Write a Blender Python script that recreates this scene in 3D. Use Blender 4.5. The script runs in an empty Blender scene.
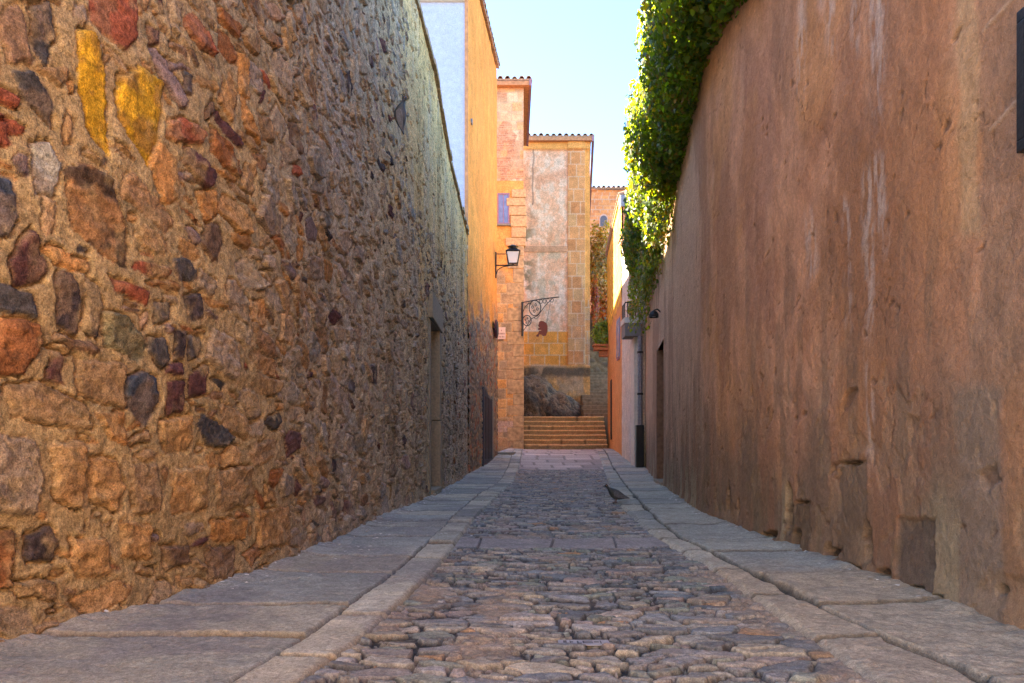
import bpy, bmesh, math, random
import numpy as np
from mathutils import Vector, Matrix
random.seed(11)
RNG = np.random.default_rng(7)
sc = bpy.context.scene
COL = sc.collection
F, CX, HOR, CH = 740.0, 512.0, 447.0, 0.65      # focal in px, centre column, horizon row, eye height

# ------------------------------------------------------------------ noise
def _h(ix, iy, seed):
    ix = ix.astype(np.int64); iy = iy.astype(np.int64)
    n = (ix * 374761393 + iy * 668265263 + seed * 1442695041) & 0xFFFFFFFF
    n = ((n ^ (n >> 13)) * 1274126177) & 0xFFFFFFFF
    n = ((n ^ (n >> 16)) * 2246822519) & 0xFFFFFFFF
    return ((n ^ (n >> 15)) & 0xFFFFFF) / float(0xFFFFFF)
def vn(x, y, seed=0):
    x = np.asarray(x, float); y = np.asarray(y, float)
    x, y = np.broadcast_arrays(x, y)
    ix = np.floor(x); iy = np.floor(y); fx = x - ix; fy = y - iy
    fx = fx * fx * fx * (fx * (fx * 6 - 15) + 10); fy = fy * fy * fy * (fy * (fy * 6 - 15) + 10)
    a = _h(ix, iy, seed); b = _h(ix + 1, iy, seed); c = _h(ix, iy + 1, seed); d = _h(ix + 1, iy + 1, seed)
    return (a * (1 - fx) + b * fx) * (1 - fy) + (c * (1 - fx) + d * fx) * fy
def fbm(x, y, o=4, seed=0, g=.5):
    t = 0; a = 1; s = 0
    for k in range(o):
        t = t + a * vn(x * 2 ** k + k * 17.3, y * 2 ** k - k * 9.1, seed + k); s += a; a *= g
    return t / s
def ss(a, b, x):
    t = np.clip((x - a) / (b - a), 0, 1); return t * t * (3 - 2 * t)
def mix(a, b, t):
    t = np.asarray(t)[..., None]; return np.asarray(a, float) * (1 - t) + np.asarray(b, float) * t
def voronoi(x, y, seed, jit=.85):
    ix = np.floor(x); iy = np.floor(y)
    d1 = np.full(x.shape, 1e9); d2 = np.full(x.shape, 1e9)
    p1x = np.zeros(x.shape); p1y = np.zeros(x.shape); p2x = np.zeros(x.shape); p2y = np.zeros(x.shape); idv = np.zeros(x.shape)
    for i in (-1, 0, 1):
        for j in (-1, 0, 1):
            cx = ix + i; cy = iy + j
            px = cx + .5 + (_h(cx, cy, seed) - .5) * jit; py = cy + .5 + (_h(cx, cy, seed + 1) - .5) * jit
            d = (px - x) ** 2 + (py - y) ** 2
            n1 = d < d1; n2 = (~n1) & (d < d2)
            d2 = np.where(n1, d1, np.where(n2, d, d2)); p2x = np.where(n1, p1x, np.where(n2, px, p2x)); p2y = np.where(n1, p1y, np.where(n2, py, p2y))
            idv = np.where(n1, _h(cx, cy, seed + 2), idv); p1x = np.where(n1, px, p1x); p1y = np.where(n1, py, p1y); d1 = np.where(n1, d, d1)
    e = (d2 - d1) / (2 * np.sqrt((p2x - p1x) ** 2 + (p2y - p1y) ** 2) + 1e-6)
    return idv, e, p1x, p1y
def voronoi_m(x, y, sx, sy, seed, jit=.9):
    """cells sx by sy metres; border distance in metres"""
    u = x / sx; v = y / sy; ix = np.floor(u); iy = np.floor(v); best = []
    d1 = np.full(u.shape, 1e9); p1x = np.zeros(u.shape); p1y = np.zeros(u.shape); idv = np.zeros(u.shape); pts = []
    for i in (-1, 0, 1):
        for j in (-1, 0, 1):
            cx = ix + i; cy = iy + j; px = cx + .5 + (_h(cx, cy, seed) - .5) * jit; py = cy + .5 + (_h(cx, cy, seed + 1) - .5) * jit; d = (px - u) ** 2 + (py - v) ** 2
            pts.append((px, py)); n = d < d1; d1 = np.where(n, d, d1); p1x = np.where(n, px, p1x); p1y = np.where(n, py, p1y); idv = np.where(n, _h(cx, cy, seed + 2), idv)
    e = np.full(u.shape, 9.)
    for px, py in pts:
        dx = px - p1x; dy = py - p1y; ln = np.sqrt(dx * dx + dy * dy); ok = ln > 1e-6; ln = np.where(ok, ln, 1)
        dd = (((px + p1x) / 2 - u) * dx + ((py + p1y) / 2 - v) * dy) / ln / np.sqrt((dx / ln / sx) ** 2 + (dy / ln / sy) ** 2 + 1e-12); e = np.where(ok, np.minimum(e, dd), e)
    return idv, e, p1x * sx, p1y * sy
def pal(idv, cols):
    cols = np.array(cols, float); k = np.clip((idv * len(cols)).astype(int), 0, len(cols) - 1); return cols[k]
def r2(idv, k):                                   # another random number from an id in 0..1
    v = np.sin(idv * 12345.678 + k * 78.233) * 43758.5453; return v - np.floor(v)

# ------------------------------------------------------------------ materials
def vmat(name, rough=.9, bump=.3, scale=60, var=.25, spec=.3, scale2=9, dist=.01):
    m = bpy.data.materials.new(name); m.use_nodes = True; nt = m.node_tree; N = nt.nodes; L = nt.links
    b = N['Principled BSDF']; b.inputs['Roughness'].default_value = rough; b.inputs['Specular IOR Level'].default_value = spec
    at = N.new('ShaderNodeAttribute'); at.attribute_name = 'Col'
    tc = N.new('ShaderNodeTexCoord')
    n1 = N.new('ShaderNodeTexNoise'); n1.inputs['Scale'].default_value = scale; n1.inputs['Detail'].default_value = 6; n1.inputs['Roughness'].default_value = .65
    n2 = N.new('ShaderNodeTexNoise'); n2.inputs['Scale'].default_value = scale2; n2.inputs['Detail'].default_value = 5
    L.new(tc.outputs['Object'], n1.inputs['Vector']); L.new(tc.outputs['Object'], n2.inputs['Vector'])
    mr = N.new('ShaderNodeMapRange'); mr.inputs[1].default_value = .36; mr.inputs[2].default_value = .64; mr.inputs[3].default_value = 1 - var; mr.inputs[4].default_value = 1 + var
    L.new(n1.outputs['Fac'], mr.inputs[0])
    mr2 = N.new('ShaderNodeMapRange'); mr2.inputs[1].default_value = .3; mr2.inputs[2].default_value = .7; mr2.inputs[3].default_value = 1 - var * .6; mr2.inputs[4].default_value = 1 + var * .6
    L.new(n2.outputs['Fac'], mr2.inputs[0])
    m0 = N.new('ShaderNodeMath'); m0.operation = 'MULTIPLY'; L.new(mr.outputs[0], m0.inputs[0]); L.new(mr2.outputs[0], m0.inputs[1])
    n3 = N.new('ShaderNodeTexNoise'); n3.inputs['Scale'].default_value = scale * 3.7; n3.inputs['Detail'].default_value = 3; n3.inputs['Roughness'].default_value = .7; L.new(tc.outputs['Object'], n3.inputs['Vector'])
    mr3 = N.new('ShaderNodeMapRange'); mr3.inputs[1].default_value = .36; mr3.inputs[2].default_value = .64; mr3.inputs[3].default_value = 1 - var; mr3.inputs[4].default_value = 1 + var * .9; L.new(n3.outputs['Fac'], mr3.inputs[0])
    mm = N.new('ShaderNodeMath'); mm.operation = 'MULTIPLY'; L.new(m0.outputs[0], mm.inputs[0]); L.new(mr3.outputs[0], mm.inputs[1])
    vm = N.new('ShaderNodeVectorMath'); vm.operation = 'SCALE'; L.new(at.outputs['Color'], vm.inputs[0]); L.new(mm.outputs[0], vm.inputs['Scale'])
    L.new(vm.outputs[0], b.inputs['Base Color'])
    ad = N.new('ShaderNodeMath'); ad.operation = 'ADD'; L.new(n1.outputs['Fac'], ad.inputs[0]); L.new(n2.outputs['Fac'], ad.inputs[1])
    bp = N.new('ShaderNodeBump'); bp.inputs['Strength'].default_value = bump; bp.inputs['Distance'].default_value = dist
    
    a2 = N.new('ShaderNodeMath'); a2.operation = 'MULTIPLY_ADD'; L.new(n3.outputs['Fac'], a2.inputs[0]); a2.inputs[1].default_value = .5; L.new(ad.outputs[0], a2.inputs[2]); L.new(a2.outputs[0], bp.inputs['Height']); L.new(bp.outputs[0], b.inputs['Normal'])
    return m
def smat(name, col, rough=.8, metal=0, bump=.2, scale=40, var=.2, spec=.4):
    m = bpy.data.materials.new(name); m.use_nodes = True; nt = m.node_tree; N = nt.nodes; L = nt.links
    b = N['Principled BSDF']; b.inputs['Roughness'].default_value = rough; b.inputs['Metallic'].default_value = metal; b.inputs['Specular IOR Level'].default_value = spec
    tc = N.new('ShaderNodeTexCoord'); n = N.new('ShaderNodeTexNoise'); n.inputs['Scale'].default_value = scale; n.inputs['Detail'].default_value = 5
    L.new(tc.outputs['Object'], n.inputs['Vector'])
    cr = N.new('ShaderNodeValToRGB')
    cr.color_ramp.elements[0].position = .3; cr.color_ramp.elements[1].position = .7
    cr.color_ramp.elements[0].color = [c * (1 - var) for c in col] + [1]; cr.color_ramp.elements[1].color = [min(1, c * (1 + var)) for c in col] + [1]
    L.new(n.outputs['Fac'], cr.inputs[0]); L.new(cr.outputs[0], b.inputs['Base Color'])
    bp = N.new('ShaderNodeBump'); bp.inputs['Strength'].default_value = bump; bp.inputs['Distance'].default_value = .01
    L.new(n.outputs['Fac'], bp.inputs['Height']); L.new(bp.outputs[0], b.inputs['Normal'])
    return m
def leafmat(name, trans=.35):
    m = bpy.data.materials.new(name); m.use_nodes = True; nt = m.node_tree; N = nt.nodes; L = nt.links
    b = N['Principled BSDF']; b.inputs['Roughness'].default_value = .45; b.inputs['Specular IOR Level'].default_value = .4
    at = N.new('ShaderNodeAttribute'); at.attribute_name = 'Col'
    L.new(at.outputs['Color'], b.inputs['Base Color'])
    t = N.new('ShaderNodeBsdfTranslucent')
    mx = N.new('ShaderNodeMix'); mx.data_type = 'RGBA'; mx.blend_type = 'MULTIPLY'; mx.inputs[0].default_value = 1
    L.new(at.outputs['Color'], mx.inputs[6]); mx.inputs[7].default_value = (16.0, 9.0, .6, 1)
    L.new(mx.outputs[2], t.inputs['Color'])
    ms = N.new('ShaderNodeMixShader'); ms.inputs[0].default_value = trans
    L.new(b.outputs[0], ms.inputs[1]); L.new(t.outputs[0], ms.inputs[2]); L.new(ms.outputs[0], N['Material Output'].inputs['Surface'])
    return m
def glassmat(name, col=(.8, .82, .85)):
    m = bpy.data.materials.new(name); m.use_nodes = True; b = m.node_tree.nodes['Principled BSDF']
    b.inputs['Base Color'].default_value = (*col, 1); b.inputs['Roughness'].default_value = .15; b.inputs['Transmission Weight'].default_value = .35
    return m

M = dict(
    rubble=vmat('rubble_stone', .95, .8, 46, .34, .12, 17, .014),
    plaster=vmat('old_plaster', .97, .7, 42, .13, .1, 9, .012),
    cobble=vmat('slate_cobble', .66, .6, 60, .30, .35, 20, .008),
    slab=vmat('granite_slab', .85, .6, 60, .26, .25, 14, .008),
    facade=vmat('facade_masonry', .92, .4, 22, .2, .15, 4, .02),
    tile=smat('terracotta_tile', (.38, .22, .13), .85, 0, .4, 14, .45),
    soffit=smat('eave_soffit', (.48, .22, .10), .9, 0, .2, 10, .25),
    mauve=smat('eave_gutter_paint', (.30, .16, .20), .7, 0, .2, 10, .2),
    wood=smat('dark_wood', (.035, .022, .016), .6, 0, .4, 18, .4),
    bluedoor=smat('dark_blue_door_paint', (.02, .028, .045), .5, 0, .2, 20, .3),
    iron=smat('black_iron', (.018, .018, .02), .5, .3, .2, 60, .3),
    rust=smat('rusty_brown_iron', (.10, .030, .028), .7, .1, .3, 50, .3),
    lead=smat('grey_pipe_metal', (.20, .20, .23), .5, .4, .2, 20, .25),
    granite=smat('grey_granite_frame', (.24, .205, .15), .85, 0, .5, 35, .25),
    step=vmat('worn_step_stone', .9, .5, 30, .25, .2, 8, .012),
    white=smat('whitewash', (.80, .80, .80), .9, 0, .2, 8, .05),
    cream=smat('cream_plaster', (.62, .54, .44), .9, 0, .3, 12, .12),
    tileplaque=smat('plaque_tile', (.78, .60, .50), .5, 0, .1, 40, .05),
    ink=smat('brown_glaze_lettering', (.30, .14, .10), .5, 0, .1, 40, .1),
    glass=glassmat('lantern_glass', (.85, .78, .74)),
    window=smat('blue_window_glass', (.14, .20, .38), .2, 0, .05, 6, .2),
    winframe=smat('mauve_window_frame', (.26, .15, .22), .6, 0, .1, 20, .15),
    leaf=leafmat('ivy_leaf', .46), leaf2=leafmat('shrub_leaf', .25),
    stem=smat('woody_stem', (.10, .07, .045), .9, 0, .4, 30, .3),
    feather=vmat('pigeon_feather', .6, .15, 90, .15, .3, 25, .003),
    beak=smat('pigeon_beak', (.05, .045, .045), .5, 0, .1, 50, .1),
    foot=smat('pigeon_foot', (.12, .045, .04), .6, 0, .1, 50, .15),
    rock=vmat('weathered_rock', .95, .8, 12, .35, .2, 3, .04),
    gable=smat('bluish_whitewash', (.74, .77, .84), .9, 0, .15, 3, .05),
    paper=smat('pale_printed_card', (.34, .33, .34), .5, 0, .1, 50, .1),
    print=smat('dark_print', (.05, .05, .06), .5, 0, .1, 50, .1),
    litter=smat('white_scrap', (.66, .63, .58), .8, 0, .1, 30, .15),
    terracotta=smat('plant_pot_clay', (.42, .18, .08), .85, 0, .3, 20, .2),
    earth=smat('dry_earth', (.20, .15, .10), .95, 0, .5, 3, .3),
    plaza=smat('unseen_ochre_render', (.64, .54, .41), .9, 0, .3, 5, .15),  # render of the added unseen houses and plaza, tuned for warm bounce
)

# ------------------------------------------------------------------ object helpers
def setp(o, label=None, cat=None, group=None, kind=None):
    if label: o['label'] = label
    if cat: o['category'] = cat
    if group: o['group'] = group
    if kind: o['kind'] = kind
    return o
def thing(name, label, cat, loc, group=None):
    o = bpy.data.objects.new(name, None); COL.objects.link(o); o.location = loc; o.empty_display_size = .2
    return setp(o, label, cat, group)
def link(name, me, mat, parent=None, top=None):
    o = bpy.data.objects.new(name, me); COL.objects.link(o)
    if mat: me.materials.append(mat)
    if parent:
        o.parent = parent                                 # vertices are in world coordinates
        if parent.parent is None: o.matrix_parent_inverse = Matrix.Translation(-parent.location)
    return o
def np_mesh(name, V, Q, C=None, smooth=False):
    me = bpy.data.meshes.new(name)
    V = np.asarray(V, np.float32).reshape(-1, 3); Q = np.asarray(Q, np.int32); n = Q.shape[1]
    me.vertices.add(len(V)); me.vertices.foreach_set('co', V.ravel())
    me.loops.add(Q.size); me.loops.foreach_set('vertex_index', Q.ravel())
    me.polygons.add(len(Q)); me.polygons.foreach_set('loop_start', np.arange(0, Q.size, n, dtype=np.int32))
    me.polygons.foreach_set('loop_total', np.full(len(Q), n, np.int32))
    if smooth: me.polygons.foreach_set('use_smooth', np.ones(len(Q), bool))
    if C is not None:
        a = me.attributes.new('Col', 'FLOAT_COLOR', 'POINT')
        C4 = np.ones((len(V), 4), np.float32); C4[:, :3] = np.clip(np.asarray(C, np.float32).reshape(-1, 3), 0, 1); a.data.foreach_set('color', C4.ravel())
    me.update(calc_edges=True); me.validate()
    return me
def grid_faces(nr, nc, keep=None, flip=False):
    i = np.arange(nr * nc).reshape(nr, nc)
    q = np.stack([i[:-1, :-1], i[:-1, 1:], i[1:, 1:], i[1:, :-1]], -1)
    if flip: q = q[..., ::-1]
    q = q.reshape(-1, 4)
    return q if keep is None else q[keep.ravel()]
class MB:
    def __init__(s): s.v = []; s.f = []
    def add(s, v, f):
        n = len(s.v); s.v += [tuple(p) for p in v]; s.f += [tuple(i + n for i in q) for q in f]; return s
    def box(s, a, b):
        x0, y0, z0 = a; x1, y1, z1 = b
        return s.add([(x0, y0, z0), (x1, y0, z0), (x1, y1, z0), (x0, y1, z0), (x0, y0, z1), (x1, y0, z1), (x1, y1, z1), (x0, y1, z1)],
                     [(0, 3, 2, 1), (4, 5, 6, 7), (0, 1, 5, 4), (1, 2, 6, 5), (2, 3, 7, 6), (3, 0, 4, 7)])
    def prism(s, base, z0, z1):                    # base: ccw list of (x,y); z0, z1 numbers or lists
        n = len(base); z0 = z0 if hasattr(z0, '__len__') else [z0] * n; z1 = z1 if hasattr(z1, '__len__') else [z1] * n
        v = [(x, y, z0[i]) for i, (x, y) in enumerate(base)] + [(x, y, z1[i]) for i, (x, y) in enumerate(base)]
        return s.add(v, [tuple(range(n))[::-1], tuple(range(n, 2 * n))] + [(i, (i + 1) % n, n + (i + 1) % n, n + i) for i in range(n)])
    def tube(s, pts, r, seg=8, cap=True):
        pts = [Vector(p) for p in pts]; R = r if hasattr(r, '__len__') else [r] * len(pts)
        rings = []
        for i, p in enumerate(pts):
            t = (pts[min(i + 1, len(pts) - 1)] - pts[max(i - 1, 0)]).normalized()
            a = t.cross(Vector((0, 0, 1)));  a = a if a.length > .05 else t.cross(Vector((0, 1, 0)))
            a.normalize(); b = t.cross(a)
            rings.append([p + (a * math.cos(2 * math.pi * k / seg) + b * math.sin(2 * math.pi * k / seg)) * R[i] for k in range(seg)])
        v = [q for ring in rings for q in ring]; f = []
        for i in range(len(pts) - 1):
            for k in range(seg):
                k2 = (k + 1) % seg; f.append((i * seg + k, i * seg + k2, (i + 1) * seg + k2, (i + 1) * seg + k))
        if cap: f += [tuple(range(seg)), tuple(range(len(v) - seg, len(v)))[::-1]]
        return s.add(v, f)
    def build(s, name, mat, parent=None, bevel=0, smooth=False):
        me = bpy.data.meshes.new(name); me.from_pydata(s.v, [], s.f)
        bm = bmesh.new(); bm.from_mesh(me)
        bmesh.ops.recalc_face_normals(bm, faces=bm.faces)
        if bevel: bmesh.ops.bevel(bm, geom=list(bm.edges), offset=bevel, segments=2, affect='EDGES', profile=.6)
        bm.to_mesh(me); bm.free()
        if smooth:
            for p in me.polygons: p.use_smooth = True
        return link(name, me, mat, parent)
def P(px, row, Y): return ((px - CX) * Y / F, Y, CH + (HOR - row) * Y / F)
def lin(pts): 
    a = np.array(pts, float); return lambda y: np.interp(y, a[:, 0], a[:, 1])
def smooth_lin(pts, w=.35):                         # rounded polyline
    f = lin(pts); return lambda y: (f(np.asarray(y) - w) + f(np.asarray(y) - w / 2) + f(y) + f(np.asarray(y) + w / 2) + f(np.asarray(y) + w)) / 5

# ------------------------------------------------------------------ plan of the lane
XL = smooth_lin([(-2, -2.55), (0, -2.3), (1, -2.1), (2, -1.82), (2.43, -1.68), (2.75, -1.53), (3.3, -1.38), (4, -1.27), (5.5, -1.24), (7, -1.19), (8.5, -1.1), (10, -1.05), (12, -1.03), (16, -.97), (21, -.43), (26, .1)], .25)
XR = smooth_lin([(-5, 1.82), (3, 1.78), (6.9, 1.80), (18, 3.245), (30, 4.8)], .25)
GZ = smooth_lin([(-100, 0), (14.5, 0), (18, .15), (21, .43), (24, .57), (25.5, .58), (60, .58)], .8)
ROADL = smooth_lin([(-3, -.7), (0, -.62), (2, -.58), (2.5, -.50), (3.5, -.42), (4.4, -.38), (5.8, -.355), (7, -.32), (8.5, -.25), (10.5, -.15), (13, 0), (19, .22), (26, .4)], .2)
ROADR = smooth_lin([(-3, 1.0), (2, .99), (3, 1.02), (3.8, 1.05), (5.4, 1.02), (8.4, 1.2), (15, 1.93), (19, 2.3), (26, 2.9)], .2)
GUT = smooth_lin([(-3, 1.36), (2, 1.31), (2.7, 1.25), (3.7, 1.23), (5.2, 1.19), (6.4, 1.27), (9.3, 1.57), (15.5, 2.25), (20, 2.62), (26, 3.15)], .2)
TOPL = smooth_lin([(-2, 5.55), (8.5, 5.75), (10.1, 5.68), (11.6, 5.36), (16, 5.22)], .4)
_yy = np.linspace(1.3, 20, 4000)
_pl = CX + F * XL(_yy) / _yy; _pr = CX + F * XR(_yy) / _yy
def pxL(px, row):
    y = np.interp(px, _pl, _yy); return y, CH + (HOR - row) * y / F
def pxR(px, row):
    y = np.interp(-px, -_pr, _yy); return y, CH + (HOR - row) * y / F
ARC = np.concatenate([[0], np.cumsum(np.hypot(np.diff(np.linspace(-2, 26, 5601)), np.diff(XL(np.linspace(-2, 26, 5601)))))])
def sL(y): return np.interp(y, np.linspace(-2, 26, 5601), ARC)

# ------------------------------------------------------------------ left rubble wall
def stones_on(sg, zg, stones, base_h, base_c, seed):
    """raise stones out of a mortar field. sg: column coords, zg: row coords"""
    H = base_h.copy(); C = base_c.copy(); Mk = np.zeros(H.shape)
    for i, st in enumerate(stones):
        poly = st['p']; a, b = poly.min(0) - .03, poly.max(0) + .03
        i0, i1 = np.searchsorted(sg, [a[0], b[0]]); j0, j1 = np.searchsorted(zg, [a[1], b[1]])
        if i1 - i0 < 2 or j1 - j0 < 2: continue
        S, Z = np.meshgrid(sg[i0:i1], zg[j0:j1])
        size = min(poly.max(0) - poly.min(0))
        wx = (vn(S * 22, Z * 22, seed + 3) - .5) * .016 + (vn(S * 60, Z * 60, seed + 8) - .5) * .009
        wz = (vn(S * 22 + 40, Z * 22, seed + 4) - .5) * .016 + (vn(S * 60 + 9, Z * 60, seed + 9) - .5) * .009
        ps = S + wx; pz = Z + wz
        x = poly[:, 0]; z = poly[:, 1]; area = np.sum(x * np.roll(z, -1) - np.roll(x, -1) * z)
        k = 55 / max(size, .05); acc = 0
        for e in range(len(poly)):
            q0 = poly[e]; q1 = poly[(e + 1) % len(poly)]; dx, dz = q1 - q0; ln = math.hypot(dx, dz) + 1e-9
            nx, nz = (dz / ln, -dx / ln) if area > 0 else (-dz / ln, dx / ln)
            acc = acc + np.exp(np.clip(k * ((ps - q0[0]) * nx + (pz - q0[1]) * nz), -40, 25))
        d = np.log(acc) / k
        m = ss(.004, -.005, d)
        edge = st['edge']
        prof = ss(.0, edge, -d)
        cs, cz = poly.mean(0)
        face = (S - cs) * st['tx'] + (Z - cz) * st['tz']
        rough = (fbm(S * 16, Z * 22, 4, seed + i % 50) - .5) * st['rg'] + np.abs(fbm(S * 9, Z * 26, 3, seed + 60 + i % 40) - .5) * st['rg'] * .8
        h = -.012 + prof * (st['h'] + .012) + prof * (face + rough)
        sub = H[j0:j1, i0:i1]; groove = ss(.011, .001, d) * (1 - m) * st['gr'] * ss(.46, .56, vn(S * 9 + i, Z * 9, seed + 12))
        H[j0:j1, i0:i1] = np.where(m > .01, sub * (1 - m) + np.maximum(h, sub - .012) * m, sub) - groove
        t = (fbm(S * 14 + i, Z * 14, 4, seed + 21 + i % 30) - .5) * 2
        c = st['c'][None, None] * (1 + t[..., None] * st['cv'])
        if st.get('c2') is not None: c = mix(c, st['c2'], ss(.48, .62, fbm(S * 11 + i * 3, Z * 11, 4, seed + 77)))
        cov = m * (1 - .85 * ss(.56, .72, fbm(S * 7, Z * 7, 4, seed + 33)) * st['smear'])
        C[j0:j1, i0:i1] = C[j0:j1, i0:i1] * (1 - cov[..., None]) + c * cov[..., None]
        Mk[j0:j1, i0:i1] = np.maximum(Mk[j0:j1, i0:i1], m)
    return H, C, Mk
HAND = [  # outlines read off the photograph on the wall's own surface, colour name
    ([(75, 30), (90, 28), (105, 75), (112, 160), (90, 130), (78, 80)], 'yellow'), ([(118, 75), (140, 65), (163, 80), (162, 120), (150, 170), (117, 115)], 'yellow'),
    ([(88, -4), (138, -4), (135, 40), (125, 52), (90, 22)], 'red'), ([(32, 5), (48, 0), (55, 40), (48, 70), (33, 45)], 'slate'),
    ([(12, 70), (28, 68), (55, 100), (55, 128), (20, 95)], 'slate'), ([(-10, 175), (10, 178), (18, 205), (12, 235), (-10, 240)], 'blue'),
    ([(8, 265), (30, 228), (48, 265), (45, 283), (15, 287)], 'maroon'), ([(32, 140), (48, 140), (60, 165), (55, 198), (35, 190)], 'pale'),
    ([(62, 170), (85, 163), (112, 180), (128, 240), (128, 270), (100, 257), (72, 225)], 'brownmix'), ([(57, 272), (72, 271), (83, 300), (80, 335), (60, 325)], 'slate2'),
    ([(84, 278), (98, 283), (104, 310), (98, 340), (84, 330)], 'slate2'), ([(173, 255), (190, 258), (200, 280), (178, 283)], 'slate'), ([(154, 300), (172, 302), (170, 320), (155, 325)], 'slate'),
    ([(186, 295), (202, 293), (203, 320), (187, 320)], 'slate2'), ([(147, 338), (165, 338), (170, 360), (162, 370), (148, 352)], 'slate'), ([(174, 328), (186, 330), (184, 362), (176, 355)], 'slate2'),
    ([(188, 335), (202, 338), (200, 360), (190, 362)], 'slate'), ([(128, 375), (142, 370), (158, 378), (160, 400), (146, 427), (128, 408)], 'blue'), ([(167, 382), (185, 378), (184, 412), (168, 415)], 'maroon'),
    ([(188, 375), (208, 362), (207, 395), (190, 398)], 'maroon'), ([(103, 310), (125, 315), (148, 345), (140, 362), (105, 345)], 'olive'), ([(78, 358), (125, 362), (128, 412), (80, 395)], 'tan'),
    ([(5, 385), (40, 380), (88, 405), (92, 430), (10, 418)], 'tan'), ([(96, 415), (125, 412), (128, 445), (112, 442)], 'orange'), ([(-14, 430), (35, 440), (45, 480), (38, 515), (-14, 515)], 'greytan'),
    ([(50, 443), (82, 440), (88, 480), (80, 512), (55, 500)], 'ochre'), ([(90, 455), (115, 460), (125, 490), (118, 512), (92, 500)], 'ochre'), ([(25, 535), (50, 525), (60, 545), (55, 565), (28, 560)], 'slate2'),
    ([(12, 580), (55, 580), (58, 598), (20, 597)], 'tan'), ([(160, 545), (190, 545), (190, 565), (165, 570)], 'brown'), ([(205, 545), (235, 545), (232, 580), (210, 580)], 'brown'),
    ([(110, 275), (150, 293), (147, 305), (115, 291)], 'red'), ([(-8, 82), (20, 95), (22, 108), (-8, 100)], 'red'), ([(-8, 110), (25, 125), (22, 138), (-8, 125)], 'red'), ([(0, 320), (40, 320), (45, 345), (20, 375), (-10, 375)], 'rust'),
    ([(195, 190), (214, 190), (218, 215), (205, 225)], 'orange'), ([(50, 350), (63, 355), (65, 385), (48, 380)], 'maroon'), ([(185, 70), (193, 75), (192, 97), (184, 92)], 'blue'), ([(-8, 122), (8, 122), (12, 145), (-6, 150)], 'red'),
    ([(148, 25), (160, 28), (160, 45), (150, 45)], 'maroon'), ([(170, 0), (182, 0), (180, 40), (172, 30)], 'greytan'), ([(128, 440), (148, 428), (150, 440), (132, 446)], 'tan'), ([(160, 420), (190, 415), (190, 450), (165, 455)], 'ochre'),
    ([(220, 400), (245, 415), (248, 440), (222, 430)], 'tan'), ([(235, 50), (246, 60), (250, 100), (240, 95)], 'orange'), ([(240, 90), (258, 130), (262, 150), (243, 125)], 'orange'), ([(70, 540), (105, 535), (112, 575), (75, 580)], 'ochre'),
    ([(120, 520), (150, 525), (152, 560), (122, 555)], 'ochre'), ([(170, 470), (205, 465), (208, 510), (172, 515)], 'ochre'), ([(215, 470), (250, 465), (255, 505), (218, 512)], 'tan'), ([(0, 530), (15, 530), (12, 590), (-10, 590)], 'rust'),
    ([(130, 465), (160, 462), (162, 512), (133, 515)], 'tan'), ([(255, 510), (290, 505), (290, 545), (258, 548)], 'ochre'), ([(210, 520), (245, 518), (245, 540), (212, 542)], 'orange'),
]
SC = dict(yellow=(.62, .36, .03), red=(.30, .095, .055), slate=(.085, .08, .082), slate2=(.075, .06, .065), blue=(.06, .075, .105), maroon=(.115, .055, .055), pale=(.36, .35, .31),
          brownmix=(.34, .19, .09), olive=(.20, .18, .11), tan=(.36, .24, .13), orange=(.46, .24, .09), greytan=(.34, .26, .18), ochre=(.42, .25, .11), brown=(.22, .14, .09), rust=(.28, .12, .05),
          grey=(.29, .265, .235), purple=(.25, .185, .175), greybrown=(.33, .25, .18))
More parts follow.
